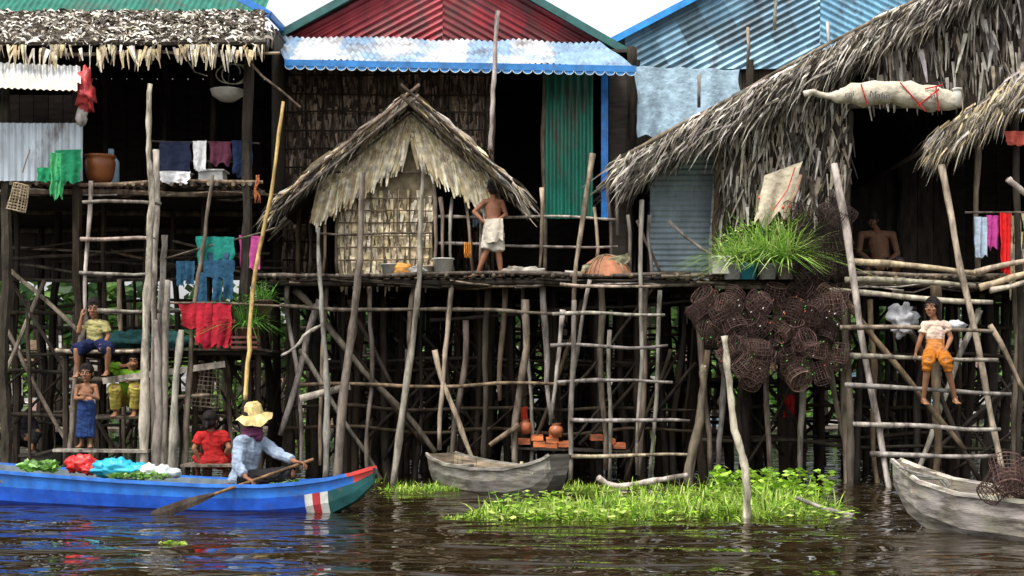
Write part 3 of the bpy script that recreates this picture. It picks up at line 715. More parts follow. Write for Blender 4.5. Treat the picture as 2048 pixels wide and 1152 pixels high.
mb=MB(); c=A1+ax1*.7+V((0,0,.22)); lathe(mb,c,[(0,0),(.05,.0),(.06,.06),(.045,.11),(.02,.13),(.02,.16)],(.5,.42,.25)); mb.obj('clay_jug',M_plast,None,True)
RB=empty('wooden_boat')
A2=V((X(1815,-6),-5.6,0)); B2=V((5.6,-8.1,0))
st=[(0,.05,.60,.36),(.06,.14,.52,.12),(.14,.26,.43,-.0),(.3,.42,.36,-.1),(.6,.5,.33,-.12),(1,.45,.37,-.1)]
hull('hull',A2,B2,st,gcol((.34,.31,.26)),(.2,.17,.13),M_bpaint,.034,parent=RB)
mb=MB(); ax2=B2-A2; s2=V((ax2.y,-ax2.x,0)).normalized()
for t,h in ((.13,.2),(.35,.4),(.6,.44)): c=A2+ax2*t; beam(mb,c+s2*h+V((0,0,.33)),c-s2*h+V((0,0,.33)),.2,.03,(.35,.28,.18))
mb.obj('thwarts',M_wood,RB)
RS=MB()
for i in range(3): polyp(RS,[(1800+i*8,935),(1830,945+i*5),(1880+i*5,960),(1900,990)],-6,.012,.012,(.2,.19,.17))
RS.obj('mooring_rope',M_net,None,True)

# =========================================================== nets / traps
def wirebasket(mb,c,axis,r,h,col,nl=14,nr=7,taper=.8,w=.0035):
    s,t=frame(axis); a=axis.normalized(); c=V(c)
    def pt(i,k):
        an=2*math.pi*i/nl; rr=r*(1-(1-taper)*k)*(1+.14*noise.noise(c*7+V((i*.5,k*3,0)))); return c+a*(h*(k-.5))+(s*math.cos(an)+t*math.sin(an))*rr
    for i in range(nl): tube(mb,[pt(i,k/4) for k in range(5)],w,vary(col,.3),3)
    for k in range(nr+1): tube(mb,[pt(i,k/nr) for i in range(nl)]+[pt(0,k/nr)],w*(1.8 if k in(0,nr) else 1),vary(col,.3),3)
    for j in range(3):
        p=[pt(i,j/2) for i in range(nl)]
        for i in range(0,nl//2): tube(mb,[p[i],p[(nl-i)%nl]],w*.8,vary(col,.3),3)
NET=(.09,.055,.047)
mb=MB()
for i in range(95):
    px=U(1395,1690); py=U(585,755)
    if py>690 and px<1450: continue
    wirebasket(mb,W(px,py,-.85+U(-.25,.3)),V((U(-1,1),U(-.6,.6),U(-1,1))),U(.09,.17),U(.18,.3),vary(NET,.3))
for i in range(34): wirebasket(mb,W(U(1585,1690),U(415,590),-.6+U(-.2,.2)),V((U(-1,1),U(-.6,.6),U(-1,1))),U(.11,.17),U(.2,.3),(.05,.035,.03))
for i in range(90):
    p=W(U(1400,1690),U(580,750),-1.15); s=U(.005,.014); mb.add([p+V((-s,0,0)),p+V((0,0,-s*.5)),p+V((s,0,s)),p+V((0,0,s))],[(0,1,2,3)],random.choice([(.1,.5,.08),(.1,.4,.08),(.6,.55,.5),(.5,.1,.05)]))
mb.obj('fish_trap_pile',M_net)
mb=MB()
for i in range(8): wirebasket(mb,W(U(1990,2110),U(940,985),-7.0+U(-.2,.2)),V((U(-1,1),U(-.6,.6),U(-1,1))),.13,.25,NET)
mb.obj('fish_trap_pile',M_net)
mb=MB(); wirebasket(mb,W(38,395,-.9),V((.2,0,1)),.12,.34,(.35,.28,.18),16,9); pole(mb,W(45,345,-.9),W(60,300,-.8),.008,.008,MID,.01); mb.obj('wicker_cage',M_net)
mb=MB(); wirebasket(mb,W(415,775,-.3),V((.1,0,1)),.2,.5,(.3,.25,.18),18,9); mb.obj('wicker_cage',M_net)

# =========================================================== household things
def one(name,M,fn,smooth=True):
    mb=MB(); fn(mb); return mb.obj(name,M,None,smooth)
one('clay_water_jar',M_plast,lambda m:lathe(m,V((X(200,-.3),-.3,zf+.03)),[(0,0),(.12,0),(.17,.1),(.195,.22),(.2,.3),(.18,.345),(.205,.36),(.205,.385),(.17,.385),(.17,.3)],(.22,.07,.02),24))
one('water_bottle',M_plast,lambda m:lathe(m,V((X(222,.2),.2,zf+.03)),[(0,0),(.1,0),(.11,.1),(.11,.38),(.04,.48),(.04,.55),(0,.55)],(.3,.42,.5),18))
one('white_basin',M_plast,lambda m:lathe(m,V((X(350,-.35),-.35,zf+.03)),[(0,0),(.15,0),(.24,.14),(.25,.14),(.22,.12)],(.75,.75,.72),22))
one('dish_rack',M_plast,lambda m:[aabb(m,X(400,-.3),X(448,-.3),-.4,-.1,zf+.04,zf+.2,(.55,.56,.54)),aabb(m,X(395,-.3),X(452,-.3),-.43,-.08,zf+.2,zf+.22,(.7,.7,.68))],False)
one('hanging_pot',M_plast,lambda m:[lathe(m,W(455,205,-.4),[(0,0),(.1,.02),(.2,.09),(.22,.15),(.23,.16),(.15,.18)],(.4,.38,.33),20),tube(m,[W(455,190,-.4),W(460,120,-.4)],.006,DARK,4)])
one('coiled_net',M_net,lambda m:[tube(m,[W(465,148,-.5)+V((math.cos(a/4)*(.1+.003*a),.01*math.sin(a),math.sin(a/4)*.13)) for a in range(0,60)],.01,vary((.3,.28,.2)),4)])
one('string_net',M_net,lambda m:[tube(m,[W(515+U(-6,6),350+k*14,-.6) for k in range(5)],.008,(.35,.12,.05),4) for i in range(5)])
def hangcl(name,items,y):
    for px0,px1,py,dp,col in items:
        mb=MB(); cloth(mb,W(px0,py,y),W(px1,py+U(-2,2),y),dp,col,22,12,.022,U(0,.2),.08,U(1.5,3)); mb.obj(name,M_cloth,None,True)
hangcl('hanging_shirt',[(318,382,282,.42,(.02,.025,.05)),(386,414,282,.38,(.62,.62,.62)),(420,462,283,.30,(.10,.03,.05)),(464,506,281,.46,(.015,.025,.06)),(480,520,470,.42,(.50,.08,.26))],-.5)
hangcl('folded_cloth',[(318,382,343,.15,(.75,.75,.75))],-.6)
hangcl('hanging_shirt',[(393,470,472,.38,(.02,.19,.15)),(412,468,505,.24,(.03,.07,.12))],-.62)
mb=MB()
for a,b,t,d in ((352,370,522,.32),(371,390,522,.30),(392,414,545,.40),(425,444,550,.34),(447,468,548,.32),(405,470,520,.22)): cloth(mb,W(a,t,-.7),W(b,t,-.7),d,(.025,.075,.13),10,8,.02,.1,.06,1.0)
mb.obj('hanging_jeans',M_cloth,None,True)
hangcl('hanging_towel',[(360,425,607,.30,(.33,.02,.03)),(388,466,606,.56,(.38,.02,.035)),(395,470,640,.33,(.27,.015,.03))],-.85)
hangcl('green_cloth',[(110,163,300,.42,(.02,.20,.09)),(75,120,335,.18,(.02,.24,.10)),(100,130,305,.58,(.07,.36,.14))],-.78)
hangcl('hanging_shirt',[(1948,1973,433,.5,(.35,.42,.5)),(1972,1998,430,.42,(.4,.05,.22)),(1999,2022,425,.78,(.6,.02,.02))],-.75)
hangcl('red_banner',[(2008,2070,262,.18,(.4,.08,.06))],-.8)
mb=MB(); pole(mb,W(320,520,-.62),W(550,455,-.62),.012,.012,MID,.02); pole(mb,W(330,606,-.85),W(560,612,-.85),.015,.015,MID,.02); pole(mb,W(1930,425,-.7),W(2050,425,-.7),.012,.012,MID,.01); mb.obj('clothes_line',M_wood)
mb=MB(); lump(mb,W(170,185,-.9),.11,.1,.25,(.5,.05,.05),.6,6,22,18); lump(mb,W(163,232,-.9),.07,.07,.12,(.4,.36,.33),.4,6); mb.obj('hanging_plastic_bag',M_plast,None,True)
def bucket(px,py,y,r,h,col,name='plastic_bucket'):
    p=W(px,py,y); p.z=zb+.03; one(name,M_plast,lambda m:lathe(m,p,[(0,0),(r*.8,0),(r,h),(r*1.08,h),(r*1.08,h*.93),(r*.98,h*.93)],col,20))
bucket(886,548,-.15,.14,.22,(.62,.62,.55)); bucket(780,548,-.2,.12,.14,(.5,.5,.48),'plastic_basin'); bucket(850,548,-.1,.13,.12,(.45,.38,.3),'plastic_basin')
one('orange_sack',M_cloth,lambda m:lump(m,W(803,540,-.2),.17,.12,.09,(.6,.3,.08),.4,6))
one('hanging_orange_cloth',M_cloth,lambda m:cloth(m,W(928,485,-.05),W(942,485,-.05),.2,(.6,.25,.05)))
one('checked_scarf',M_cloth,lambda m:cloth(m,W(945,420,.3),W(972,400,.3),.25,(.3,.4,.5)))
one('pile_of_rags',M_cloth,lambda m:[lump(m,W(px,543,-.2),.16,.12,.06,c,.5,6) for px,c in ((1030,(.25,.22,.18)),(1065,(.35,.32,.28)),(830,(.4,.4,.38)))])
def mound(m):
    c=W(1212,545,-.1); c.z=zb
    lathe(m,c,[(.36,0),(.33,.1),(.25,.2),(.14,.27),(0,.30)],(.36,.16,.09),20,1.0)
    for i in range(9):
        a=U(-2.8,-.3); tube(m,[c+V((math.cos(a)*r,math.sin(a)*r,z+.012)) for r,z in ((.36,0),(.33,.1),(.25,.2),(.14,.27),(0,.3))],.008,vary((.3,.22,.14)),4)
one('woven_basket',M_cloth,mound)
one('tattered_mat',M_cloth,lambda m:cloth(m,W(1165,545,-.3)+V((0,0,.1)),W(1258,505,-.3),.12,(.25,.24,.15),16,8,.03,.0,.3,4))
def plant(name,px,py,y,n,L,w,cols,pot=None,spread=.12,flowers=0):
    e=empty(name); p=W(px,py,y)
    if pot:
        mb=MB(); lathe(mb,p+V((0,0,-.2)),[(0,0),(.1,0),(.14,.2),(.15,.2),(.13,.17)],pot,16); mb.obj('pot',M_plast,e,True)
    mb=MB(); blades(mb,p,n,L,w,cols,spread,1.3)
    leaves(mb,p+V((0,0,L*.45)),spread*1.8,spread*1.4,L*.45,n,w*1.1,cols)
    mb.obj('leaves',M_leaf,e)
    if flowers:
        mb=MB()
        for i in range(flowers): lump(mb,p+V((U(-.15,.15),U(-.15,0),L*U(.6,1))),.018,.018,.018,(.7,.08,.03),.1,3,6,4)
        mb.obj('flowers',M_plast,e)
plant('potted_plant',495,655,-.7,150,.5,.018,[(.08,.2,.03),(.14,.32,.05),(.05,.12,.02)],(.15,.07,.05),.14)
plant('potted_plant',525,600,-.6,80,.28,.018,[(.08,.2,.03),(.14,.32,.05)],(.12,.07,.05),.1)
GS=[(.26,.46,.06),(.38,.56,.12),(.12,.28,.04),(.50,.62,.22)]
for px,n,L_,fl,pot in ((1465,190,.55,0,(.5,.52,.5)),(1495,180,.68,0,(.05,.3,.4)),(1535,260,.85,6,(.4,.4,.38)),(1572,200,.82,4,(.25,.2,.18))): plant('potted_plant',px,528,-.65,n,L_,.018,GS,pot,.14,fl)
one('wooden_crate',M_wood,lambda m:[beam(m,W(465,py,-.8),W(518,py,-.8),.2,.03,(.2,.07,.06)) for py in (675,685,695)],False)
one('styrofoam_box',M_plast,lambda m:aabb(m,X(1422,-.6),X(1470,-.6),-.75,-.4,zc+.03,zc+.26,(.62,.6,.52)),False)
def sack(m):
    pts=[W(px,py,-1.0) for px,py in ((1608,187),(1625,186),(1650,191),(1680,194),(1702,186),(1725,188),(1780,184),(1840,194),(1890,200),(1918,207))]
    rr=[.03,.045,.035,.07,.13,.15,.14,.16,.14,.08]; P=[];Q=[]
    for i in range(len(pts)-1):
        for j in range(5):
            t=j/5; p=pts[i].lerp(pts[i+1],t); P.append(p+noise.noise_vector(p*6)*.02); Q.append((rr[i]*(1-t)+rr[i+1]*t)*(1+.22*noise.noise(p*8)))
    P.append(pts[-1]);Q.append(rr[-1]); tube(m,P,Q,(.50,.45,.35),18)
    for k in range(len(m.v)):
        v=V(m.v[k]); q=v+noise.noise_vector(v*9)*.022; m.v[k]=tuple(q)
SK=empty('rolled_sack'); mb=MB(); sack(mb); mb.obj('sack',M_cloth,SK,True)
mb=MB()
for a in ((1722,168,1735,210),(1800,165,1850,222),(1850,178,1885,170),(1872,172,1878,222),(1835,212,1878,178)): tube(mb,[W(a[0],a[1],-1.15),W((a[0]+a[2])/2,(a[1]+a[3])/2,-1.175),W(a[2],a[3],-1.14)],.009,(.45,.03,.03),5)
mb.obj('red_cord',M_cloth,SK)
mb=MB(); lathe(mb,W(1914,213,-1.05),[(0,0),(.055,0),(.055,.17),(.045,.2),(.06,.21),(.06,.23),(0,.23)],(.6,.57,.5),14); mb.obj('tin_can',M_plast,SK,True)
def text(s,loc,size,col,par,rot=0):
    cu=bpy.data.curves.new('lettering','FONT'); cu.body=s; cu.size=size; cu.extrude=.001
    o=bpy.data.objects.new('lettering',cu); sc.collection.objects.link(o); o.location=loc; o.rotation_euler=(math.pi/2,rot,0); o.parent=par
    mm=bpy.data.materials.new('ink'); mm.use_nodes=True; mm.node_tree.nodes['Principled BSDF'].inputs['Base Color'].default_value=(*col,1); cu.materials.append(mm)
text('rni',W(1690,195,-1.185),.11,(.05,.05,.06),SK,-.1); text('Mahn',W(1738,194,-1.2),.12,(.05,.05,.06),SK,.12); text('W',W(1858,197,-1.195),.10,(.05,.05,.06),SK,.25)
SK2=empty('hanging_sack'); mb=MB(); cloth(mb,W(1530,350,-.75),W(1606,322,-.75),.68,(.48,.42,.31),24,14,.035,.1,.12,1.5,-.16); mb.obj('sack',M_cloth,SK2,True)
mb=MB(); tube(mb,[W(1590,335,-.82),W(1575,380,-.85),W(1545,422,-.86)],.008,(.5,.06,.05),5); tube(mb,[W(1602,350,-.82),W(1592,385,-.84),W(1568,425,-.84)],.022,(.30,.2,.14),6); mb.obj('strap',M_cloth,SK2)
one('stack_of_bricks',M_bpaint,lambda m:[aabb(m,X(px,.1),X(px+24,.1),-.1,.25,Z(py,.1),Z(py-11,.1),vary((.50,.14,.05),.3)) for px,py in ((1036,888),(1062,880),(1066,893),(1092,885),(1098,873),(1116,893),(1090,897),(1180,880),(1205,888),(1225,896))],False)
one('clay_pot',M_plast,lambda m:lathe(m,W(1050,868,-.1),[(0,0),(.05,0),(.09,.08),(.08,.14),(.05,.17),(.07,.2)],(.42,.12,.05)))
one('clay_pot',M_plast,lambda m:lathe(m,W(1112,872,-.1),[(0,0),(.05,0),(.1,.07),(.08,.12),(.05,.14),(.07,.17)],(.42,.14,.06)))
mb=MB(); beam(mb,W(1020,895,.08),W(1260,902,.08),.4,.03,DARK); mb.obj('storage_shelf',M_wood)
one('net_bundle',M_net,lambda m:[lump(m,W(px,py,.3),.35,.2,.13,(.02,.07,.07),.5,6) for px,py in ((260,680),(330,685))])
one('red_rag',M_cloth,lambda m:cloth(m,W(1042,815,-.1),W(1055,812,-.1),.35,(.45,.06,.03)))
one('red_rag',M_cloth,lambda m:cloth(m,W(1566,790,.5),W(1590,790,.5),.3,(.45,.03,.03)))
one('blue_tub',M_plast,lambda m:lathe(m,W(975,738,7),[(0,0),(.35,0),(.4,.35),(.42,.35)],(.3,.45,.6)))
one('white_cloth_bundle',M_cloth,lambda m:[lump(m,W(1805,640,-.6),.17,.12,.2,(.42,.42,.43),.4,5,26,20),lump(m,W(1912,650,-.9),.12,.06,.06,(.5,.5,.52),.4,5)])

# =========================================================== PEOPLE
def rc(mb,a,b,ra,rb,fl=1.0,side=None,n=14,cap=.9):
    d=(b-a)
    if d.length<1e-5: d=V((0,0,.001))
    dn=d.normalized()
    if side is None: s,t=frame(dn)
    else:
        s=(side-dn*side.dot(dn)).normalized(); t=dn.cross(s)
    prof=[]
    for k in range(4):
        an=math.pi/2*(k/4); prof.append((a-dn*ra*cap*math.cos(an)*(fl if fl<1 else 1),max(.02,math.sin(an))*ra))
    for k in range(5): prof.append((a.lerp(b,k/4),ra+(rb-ra)*k/4))
    for k in range(3,-1,-1):
        an=math.pi/2*(k/4); prof.append((b+dn*rb*cap*math.cos(an)*(fl if fl<1 else 1),max(.02,math.sin(an))*rb))
    vs=[]
    for c,r in prof:
        for j in range(n):
            an=2*math.pi*j/n; vs.append(c+s*math.cos(an)*r+t*math.sin(an)*r*fl)
    m=len(prof)
    fs=[(i*n+j,i*n+(j+1)%n,(i+1)*n+(j+1)%n,(i+1)*n+j) for i in range(m-1) for j in range(n)]
    fs.append(tuple(range(n))[::-1]); fs.append(tuple(range((m-1)*n,m*n)))
    mb.add(vs,fs,(1,1,1))
def ell(mb,c,ax,r,n=16,m=10):
    vs=[]
    for j in range(m+1):
        th=math.pi*min(max(j/m,.01),.99)
        for i in range(n):
            ph=2*math.pi*i/n; vs.append(c+ax[0]*(r[0]*math.sin(th)*math.cos(ph))+ax[1]*(r[1]*math.sin(th)*math.sin(ph))+ax[2]*(r[2]*math.cos(th)))
    fs=[(j*n+i,(j+1)*n+i,(j+1)*n+(i+1)%n,j*n+(i+1)%n) for j in range(m) for i in range(n)]
    fs.append(tuple(range(n))); fs.append(tuple(range(m*n,(m+1)*n))[::-1])
    mb.add(vs,fs,(1,1,1))
def remesh(mb,name,M,col,vox,parent,it=2,wr=0):
    me=bpy.data.meshes.new(name); me.from_pydata(mb.v,[],mb.f)
    bm=bmesh.new(); bm.from_mesh(me); bmesh.ops.recalc_face_normals(bm,faces=bm.faces[:]); bm.to_mesh(me); bm.free()
    o=bpy.data.objects.new(name,me); sc.collection.objects.link(o)
    r=o.modifiers.new('r','REMESH'); r.mode='VOXEL'; r.voxel_size=vox
    s=o.modifiers.new('s','SMOOTH'); s.factor=.5; s.iterations=it
    dg=bpy.context.evaluated_depsgraph_get(); nm=bpy.data.meshes.new_from_object(o.evaluated_get(dg))
    o.modifiers.clear(); o.data=nm; nm.materials.clear(); nm.materials.append(M)
    at=nm.color_attributes.new('Col','FLOAT_COLOR','POINT')
    n=len(nm.vertices); cs=np.empty(n*3); nm.vertices.foreach_get('co',cs); cs=cs.reshape(-1,3)
    if wr:
        ns=np.empty(n*3); nm.vertices.foreach_get('normal',ns); ns=ns.reshape(-1,3)
        h=np.array([noise.noise(V((c[0]*22,c[1]*22,c[2]*9)))+.6*noise.noise(V((c[0]*12+c[2]*25,c[1]*12,c[2]*30))) for c in cs])
        cs=cs+ns*(h*wr)[:,None]; nm.vertices.foreach_set('co',cs.ravel())
    if callable(col): arr=np.array([(*col(c),1) for c in cs],dtype=np.float32)
    else: arr=np.tile(np.array([*col,1],dtype=np.float32),(n,1))
    at.data.foreach_set('color',arr.ravel())
    nm.polygons.foreach_set('use_smooth',[True]*len(nm.polygons)); o.parent=parent; return o
def person(name,y,J,s=.7,hs=1.,face=(0,-1,0),up=(0,0,1),bf=(0,-1,0),skin=(.20,.095,.05),top=None,bottom=None,hair='short',feet=((0,-1,-.1),(0,-1,-.1)),curl=(.5,.5),topcol2=None,girth=1.):
    E=empty(name)
    g=lambda q:W(q[0],q[1],y+(q[2] if len(q)>2 else 0))
    hd=g(J['hd']);nk=g(J['nk']);pv=g(J['pv']); sh=[g(q) for q in J['sh']];el=[g(q) for q in J['el']];wr=[g(q) for q in J['wr']]
    hp=[g(q) for q in J['hp']];kn=[g(q) for q in J['kn']];an=[g(q) for q in J['an']]
    f=V(face).normalized(); u0=V(up); r=f.cross(u0).normalized(); u=r.cross(f).normalized(); bf=V(bf).normalized()
    sv=(sh[1]-sh[0]).normalized()
    def torso(mb,inf,lo=1.0):
        G=girth
        a=nk.lerp(pv,.13);c=nk.lerp(pv,.34);w_=nk.lerp(pv,.68);p=nk.lerp(pv,lo)
        rc(mb,a,c,.10*s*G+inf,.138*s*G+inf,.66,sv,cap=.5); rc(mb,c,w_,.138*s*G+inf,.118*s*G+inf,.66,sv,cap=.5); rc(mb,w_,p,.118*s*G+inf,.145*s*G+inf,.72,sv,cap=.6)
        for q in sh: rc(mb,nk.lerp(pv,.12),q,.06*s+inf,.052*s+inf)
    mb=MB(); torso(mb,0)
    rc(mb,nk,hd-u*.07*hs-f*.01*hs,.05*s,.044*hs*.9); rc(mb,nk.lerp(pv,.1),nk,.07*s,.05*s)
    for i in (0,1):
        rc(mb,sh[i],el[i],.047*s,.036*s); rc(mb,el[i],el[i].lerp(wr[i],.35),.036*s,.038*s); rc(mb,el[i].lerp(wr[i],.35),wr[i],.038*s,.024*s)
        rc(mb,pv.lerp(hp[i],.6),hp[i],.085*s,.085*s); rc(mb,hp[i],kn[i],.082*s,.052*s)
        rc(mb,kn[i],kn[i].lerp(an[i],.35),.05*s,.053*s); rc(mb,kn[i].lerp(an[i],.35),an[i],.053*s,.031*s)
        fd=V(feet[i]).normalized(); lat=fd.cross(V((0,0,1))).normalized()
        heel=an[i]-fd*.035*s+V((0,0,-.045*s)); ball=an[i]+fd*.12*s+V((0,0,-.055*s))
        rc(mb,heel,an[i],.033*s,.033*s); rc(mb,heel,ball,.032*s,.042*s,.6,lat); rc(mb,an[i],ball,.03*s,.03*s,.7,lat)
        for k in range(5):
            b=ball+lat*(k-2)*.017*s+fd*.03*s; rc(mb,b,b+fd*(.034-.004*abs(k-(4 if lat.x*(i-.5)<0 else 0)))*s,.011*s,.009*s,n=8)
        d=(wr[i]-el[i]).normalized()
        if 'hdir' in J and J['hdir'][i]: d=V(J['hdir'][i]).normalized()
        inward=(pv-wr[i]); nn=inward-d*inward.dot(d); nn=nn.normalized() if nn.length>.01 else V((0,0,-1))
        if 'pn' in J and J['pn'][i]: nn=V(J['pn'][i]); nn=(nn-d*nn.dot(d)).normalized()
        lt=d.cross(nn).normalized()
        if lt.dot(bf)<0: lt=-lt
        hz=s*1.02; w0=wr[i]
        rc(mb,w0,w0+d*.03*hz,.025*hz,.034*hz,.5,lt); rc(mb,w0+d*.03*hz,w0+d*.08*hz,.036*hz,.04*hz,.4,lt,cap=.4)
        cu=curl[i]
        for k,ln in enumerate((.066,.076,.070,.055)):
            b=w0+d*.085*hz+lt*(.03-.02*k)*hz; dd=d.copy()
            for seg,fr_ in enumerate((.42,.32,.26)):
                ang=cu*(.5+.5*seg); dd=(dd*math.cos(ang)+nn*math.sin(ang)).normalized(); e=b+dd*ln*fr_*hz; rc(mb,b,e,.0088*hz,.0078*hz,n=8); b=e
        b=w0+d*.03*hz+lt*.028*hz; e=b+(d*.6+lt*.75+nn*.3).normalized()*.035*hz; rc(mb,b,e,.013*hz,.010*hz,n=8); rc(mb,e,e+(d*.9+lt*.3+nn*.4).normalized()*.028*hz,.010*hz,.0085*hz,n=8)
    H=lambda x,yy,z:hd+r*x*hs+f*yy*hs+u*z*hs
    ax3=(r,f,u); h=hs
    ell(mb,H(0,-.01,.02),ax3,(.075*h,.093*h,.095*h)); ell(mb,H(0,.022,-.04),ax3,(.057*h,.064*h,.072*h))
    ell(mb,H(0,.058,-.092),ax3,(.02*h,.02*h,.016*h)); rc(mb,H(0,.08,.015),H(0,.098,-.02),.007*h,.012*h)
    for q in (-1,1):
        ell(mb,H(q*.013,.09,-.024),ax3,(.009*h,.009*h,.007*h)); ell(mb,H(q*.077,-.01,-.008),ax3,(.011*h,.02*h,.031*h)); ell(mb,H(q*.038,.055,-.022),ax3,(.024*h,.024*h,.02*h)); rc(mb,H(q*.015,.078,.03),H(q*.048,.062,.028),.009*h,.009*h)
    remesh(mb,'body',M_skin,skin,.0055,E,2)
    mb=MB()
    for q in (-1,1): lump(mb,H(q*.031,.071,.008),.012*h,.012*h,.0075*h,(.45,.42,.38),0,1,10,8)
    mb.obj('eyes',M_eye,E,True)
    mb=MB()
    for q in (-1,1): lump(mb,H(q*.031,.0795,.008),.0068*h,.0068*h,.0068*h,(.015,.008,.005),0,1,8,6); rc(mb,H(q*.016,.088,.03),H(q*.048,.07,.031),.0045*h,.003*h)
    mb.c=[(.012,.008,.006)]*len(mb.f); mb.obj('irises_and_brows',M_eye,E,True)
    mb=MB(); rc(mb,H(-.02,.078,-.052),H(0,.088,-.05),.004*h,.0065*h); rc(mb,H(.02,.078,-.052),H(0,.088,-.05),.004*h,.0065*h); rc(mb,H(-.012,.082,-.06),H(.012,.082,-.06),.006*h,.006*h)
    mb.c=[(.28,.09,.07)]*len(mb.f); mb.obj('lips',M_skin,E,True)
    mb=MB(); ell(mb,H(0,-.02,.034),ax3,(.088*h,.102*h,.098*h)); ell(mb,H(0,-.05,-.02),ax3,(.080*h,.065*h,.075*h))
    for q in (-1,1): rc(mb,H(q*.01,.06,.085),H(q*.068,.03,.03),.018*h,.014*h)
    if hair in('long','tied'):
        for q in (-1,1): rc(mb,H(q*.072,.01,.02),H(q*.080,-.02,-.07),.02*h,.018*h)
    if hair=='long':
        rc(mb,H(0,-.06,0),H(0,-.06,-.16),.078*h,.065*h,.6,r)
        for q in (-1,1): rc(mb,H(q*.075,-.01,-.03),H(q*.085,-.02,-.14),.026*h,.018*h)
    if hair=='tied': rc(mb,H(0,-.09,.03),H(0,-.13,-.09),.035*h,.02*h); ell(mb,H(0,-.11,.03),ax3,(.04*h,.04*h,.04*h))
    if hair=='curly':
        for i in range(90):
            v=V((random.gauss(0,1),random.gauss(0,1)-.4,random.gauss(0,1)+.5)).normalized()
            if v.y>.45 and v.z<.45: continue
            ell(mb,H(v.x*.09,-.02+v.y*.102,.035+v.z*.1),ax3,(.02*h,.02*h,.02*h),8,6)
    remesh(mb,'hair',M_hair,(.012,.009,.008),.006,E,1,.003)
    if top:
        mb=MB(); torso(mb,.016,top.get('lo',1.0)); sl=top.get('sl',.0)
        for i in (0,1):
            if sl>0:
                k=min(1,sl*2); rc(mb,sh[i],sh[i].lerp(el[i],k),.056*s+.012,.052*s+.012,cap=.3)
                if sl>.5: rc(mb,el[i],el[i].lerp(wr[i],(sl-.5)*2),.048*s+.012,.036*s+.012,cap=.3)
        if top.get('flare'): rc(mb,nk.lerp(pv,.7),nk.lerp(pv,1.12),.13*s,.19*s,.8,sv,cap=.15)
        tc_=top['col']
        if topcol2:
            zc_=nk.lerp(pv,.55).z; cc=lambda c:(tc_ if c[2]>zc_ else topcol2)
        else: cc=tc_
        remesh(mb,'top',M_cloth,cc,.008,E,2,.011)
    if bottom:
        mb=MB(); k=bottom.get('len',.6); c=bottom['col']
        if bottom['type']=='skirt':
            a=nk.lerp(pv,.72); hem=g(bottom['hem']); rc(mb,a,pv,.125*s+.012,.16*s+.014,.75,sv,cap=.15); rc(mb,pv,hem,.16*s+.014,bottom['w'],.75,sv,cap=.1)
            for i in range(7):
                t=(i/6-.5)*1.7; o=sv*t*bottom['w']; yy=-math.sqrt(max(0,1-t*t))*bottom['w']*.7
                rc(mb,pv+sv*t*.12*s+bf*(-yy*.6),hem+o*.98+bf*(-yy),.02,.028)
        else:
            rc(mb,nk.lerp(pv,.8),pv,.125*s+.016,.15*s+.018,.72,sv,cap=.3)
            for i in (0,1):
                rc(mb,pv.lerp(hp[i],.5),hp[i],.1*s,.092*s+.014)
                k1=min(1,k*2); rc(mb,hp[i],hp[i].lerp(kn[i],k1),.09*s+.016,(.062*s+.016)*bottom.get('w',1),cap=.3)
                if k>.5: rc(mb,kn[i],kn[i].lerp(an[i],(k-.5)*2),.062*s+.014,(.045*s+.014)*bottom.get('w',1),cap=.3)
        remesh(mb,'bottom',M_cloth,c,.008,E,2,.011)
    return E,H,(r,f,u),wr
BR=(.25,.12,.065)
person('seated_girl',-.72,dict(hd=(188,617),nk=(189,641),pv=(190,688,.05),sh=[(169,649),(210,649)],el=[(157,664,-.08),(217,672)],wr=[(163,634,-.1),(208,690,-.2)],hdir=[(.1,.1,1),None],hp=[(180,690),(203,690)],kn=[(153,700,-.28),(217,697,-.3)],an=[(156,745,-.25),(214,742,-.22)]),.78,1.12,(.1,-1,-.15),skin=BR,top=dict(col=(.42,.38,.16),sl=.3),bottom=dict(type='pants',col=(.015,.02,.06),len=.5,w=1.3),hair='tied')
person('standing_child',-1.0,dict(hd=(173,746),nk=(173,766),pv=(173,815),sh=[(155,773),(191,773)],el=[(151,797,-.04),(196,797,-.04)],wr=[(172,796,-.16),(172,789,-.16)],hp=[(166,818),(181,818)],kn=[(165,850),(181,850)],an=[(163,886),(181,886)]),.66,1.02,(.05,-1,-.05),skin=BR,bottom=dict(type='skirt',col=(.02,.04,.12),hem=(172,872),w=.115),feet=((-.2,-1,-.1),(.2,-1,-.1)))
person('seated_woman',-.5,dict(hd=(268,722),nk=(262,742),pv=(252,800,.1),sh=[(240,748),(282,750)],el=[(222,732,-.12),(287,775,-.05)],wr=[(250,732,-.2),(268,765,-.25)],hdir=[(.9,.1,.4),None],hp=[(240,800,.05),(266,800,.05)],kn=[(228,778,-.35),(272,776,-.35)],an=[(232,822,-.25),(270,822,-.25)]),.88,1.0,(.1,-1,-.1),skin=BR,top=dict(col=(.16,.34,.03),sl=.8),bottom=dict(type='pants',col=(.32,.27,.06),len=.92,w=1.3),hair='tied')
one('dinner_plate',M_plast,lambda m:lathe(m,W(266,762,-.8),[(0,0),(.06,.0),(.11,.025),(.112,.03),(.06,.01)],(.7,.7,.68)))
person('crouching_girl',-1.6,dict(hd=(421,842),nk=(422,864),pv=(428,922),sh=[(399,872),(447,870)],el=[(388,897,-.05),(458,895,-.05)],wr=[(398,918,-.0),(447,915,.1)],hp=[(415,925),(442,925)],kn=[(392,915,.25),(455,912,.28)],an=[(396,945,.1),(450,945,.1)]),.85,1.05,(.15,1,-.1),bf=(0,1,0),skin=BR,top=dict(col=(.34,.02,.02),sl=.3),bottom=dict(type='pants',col=(.28,.02,.02),len=.45),hair='tied',feet=((0,1,0),(0,1,0)))
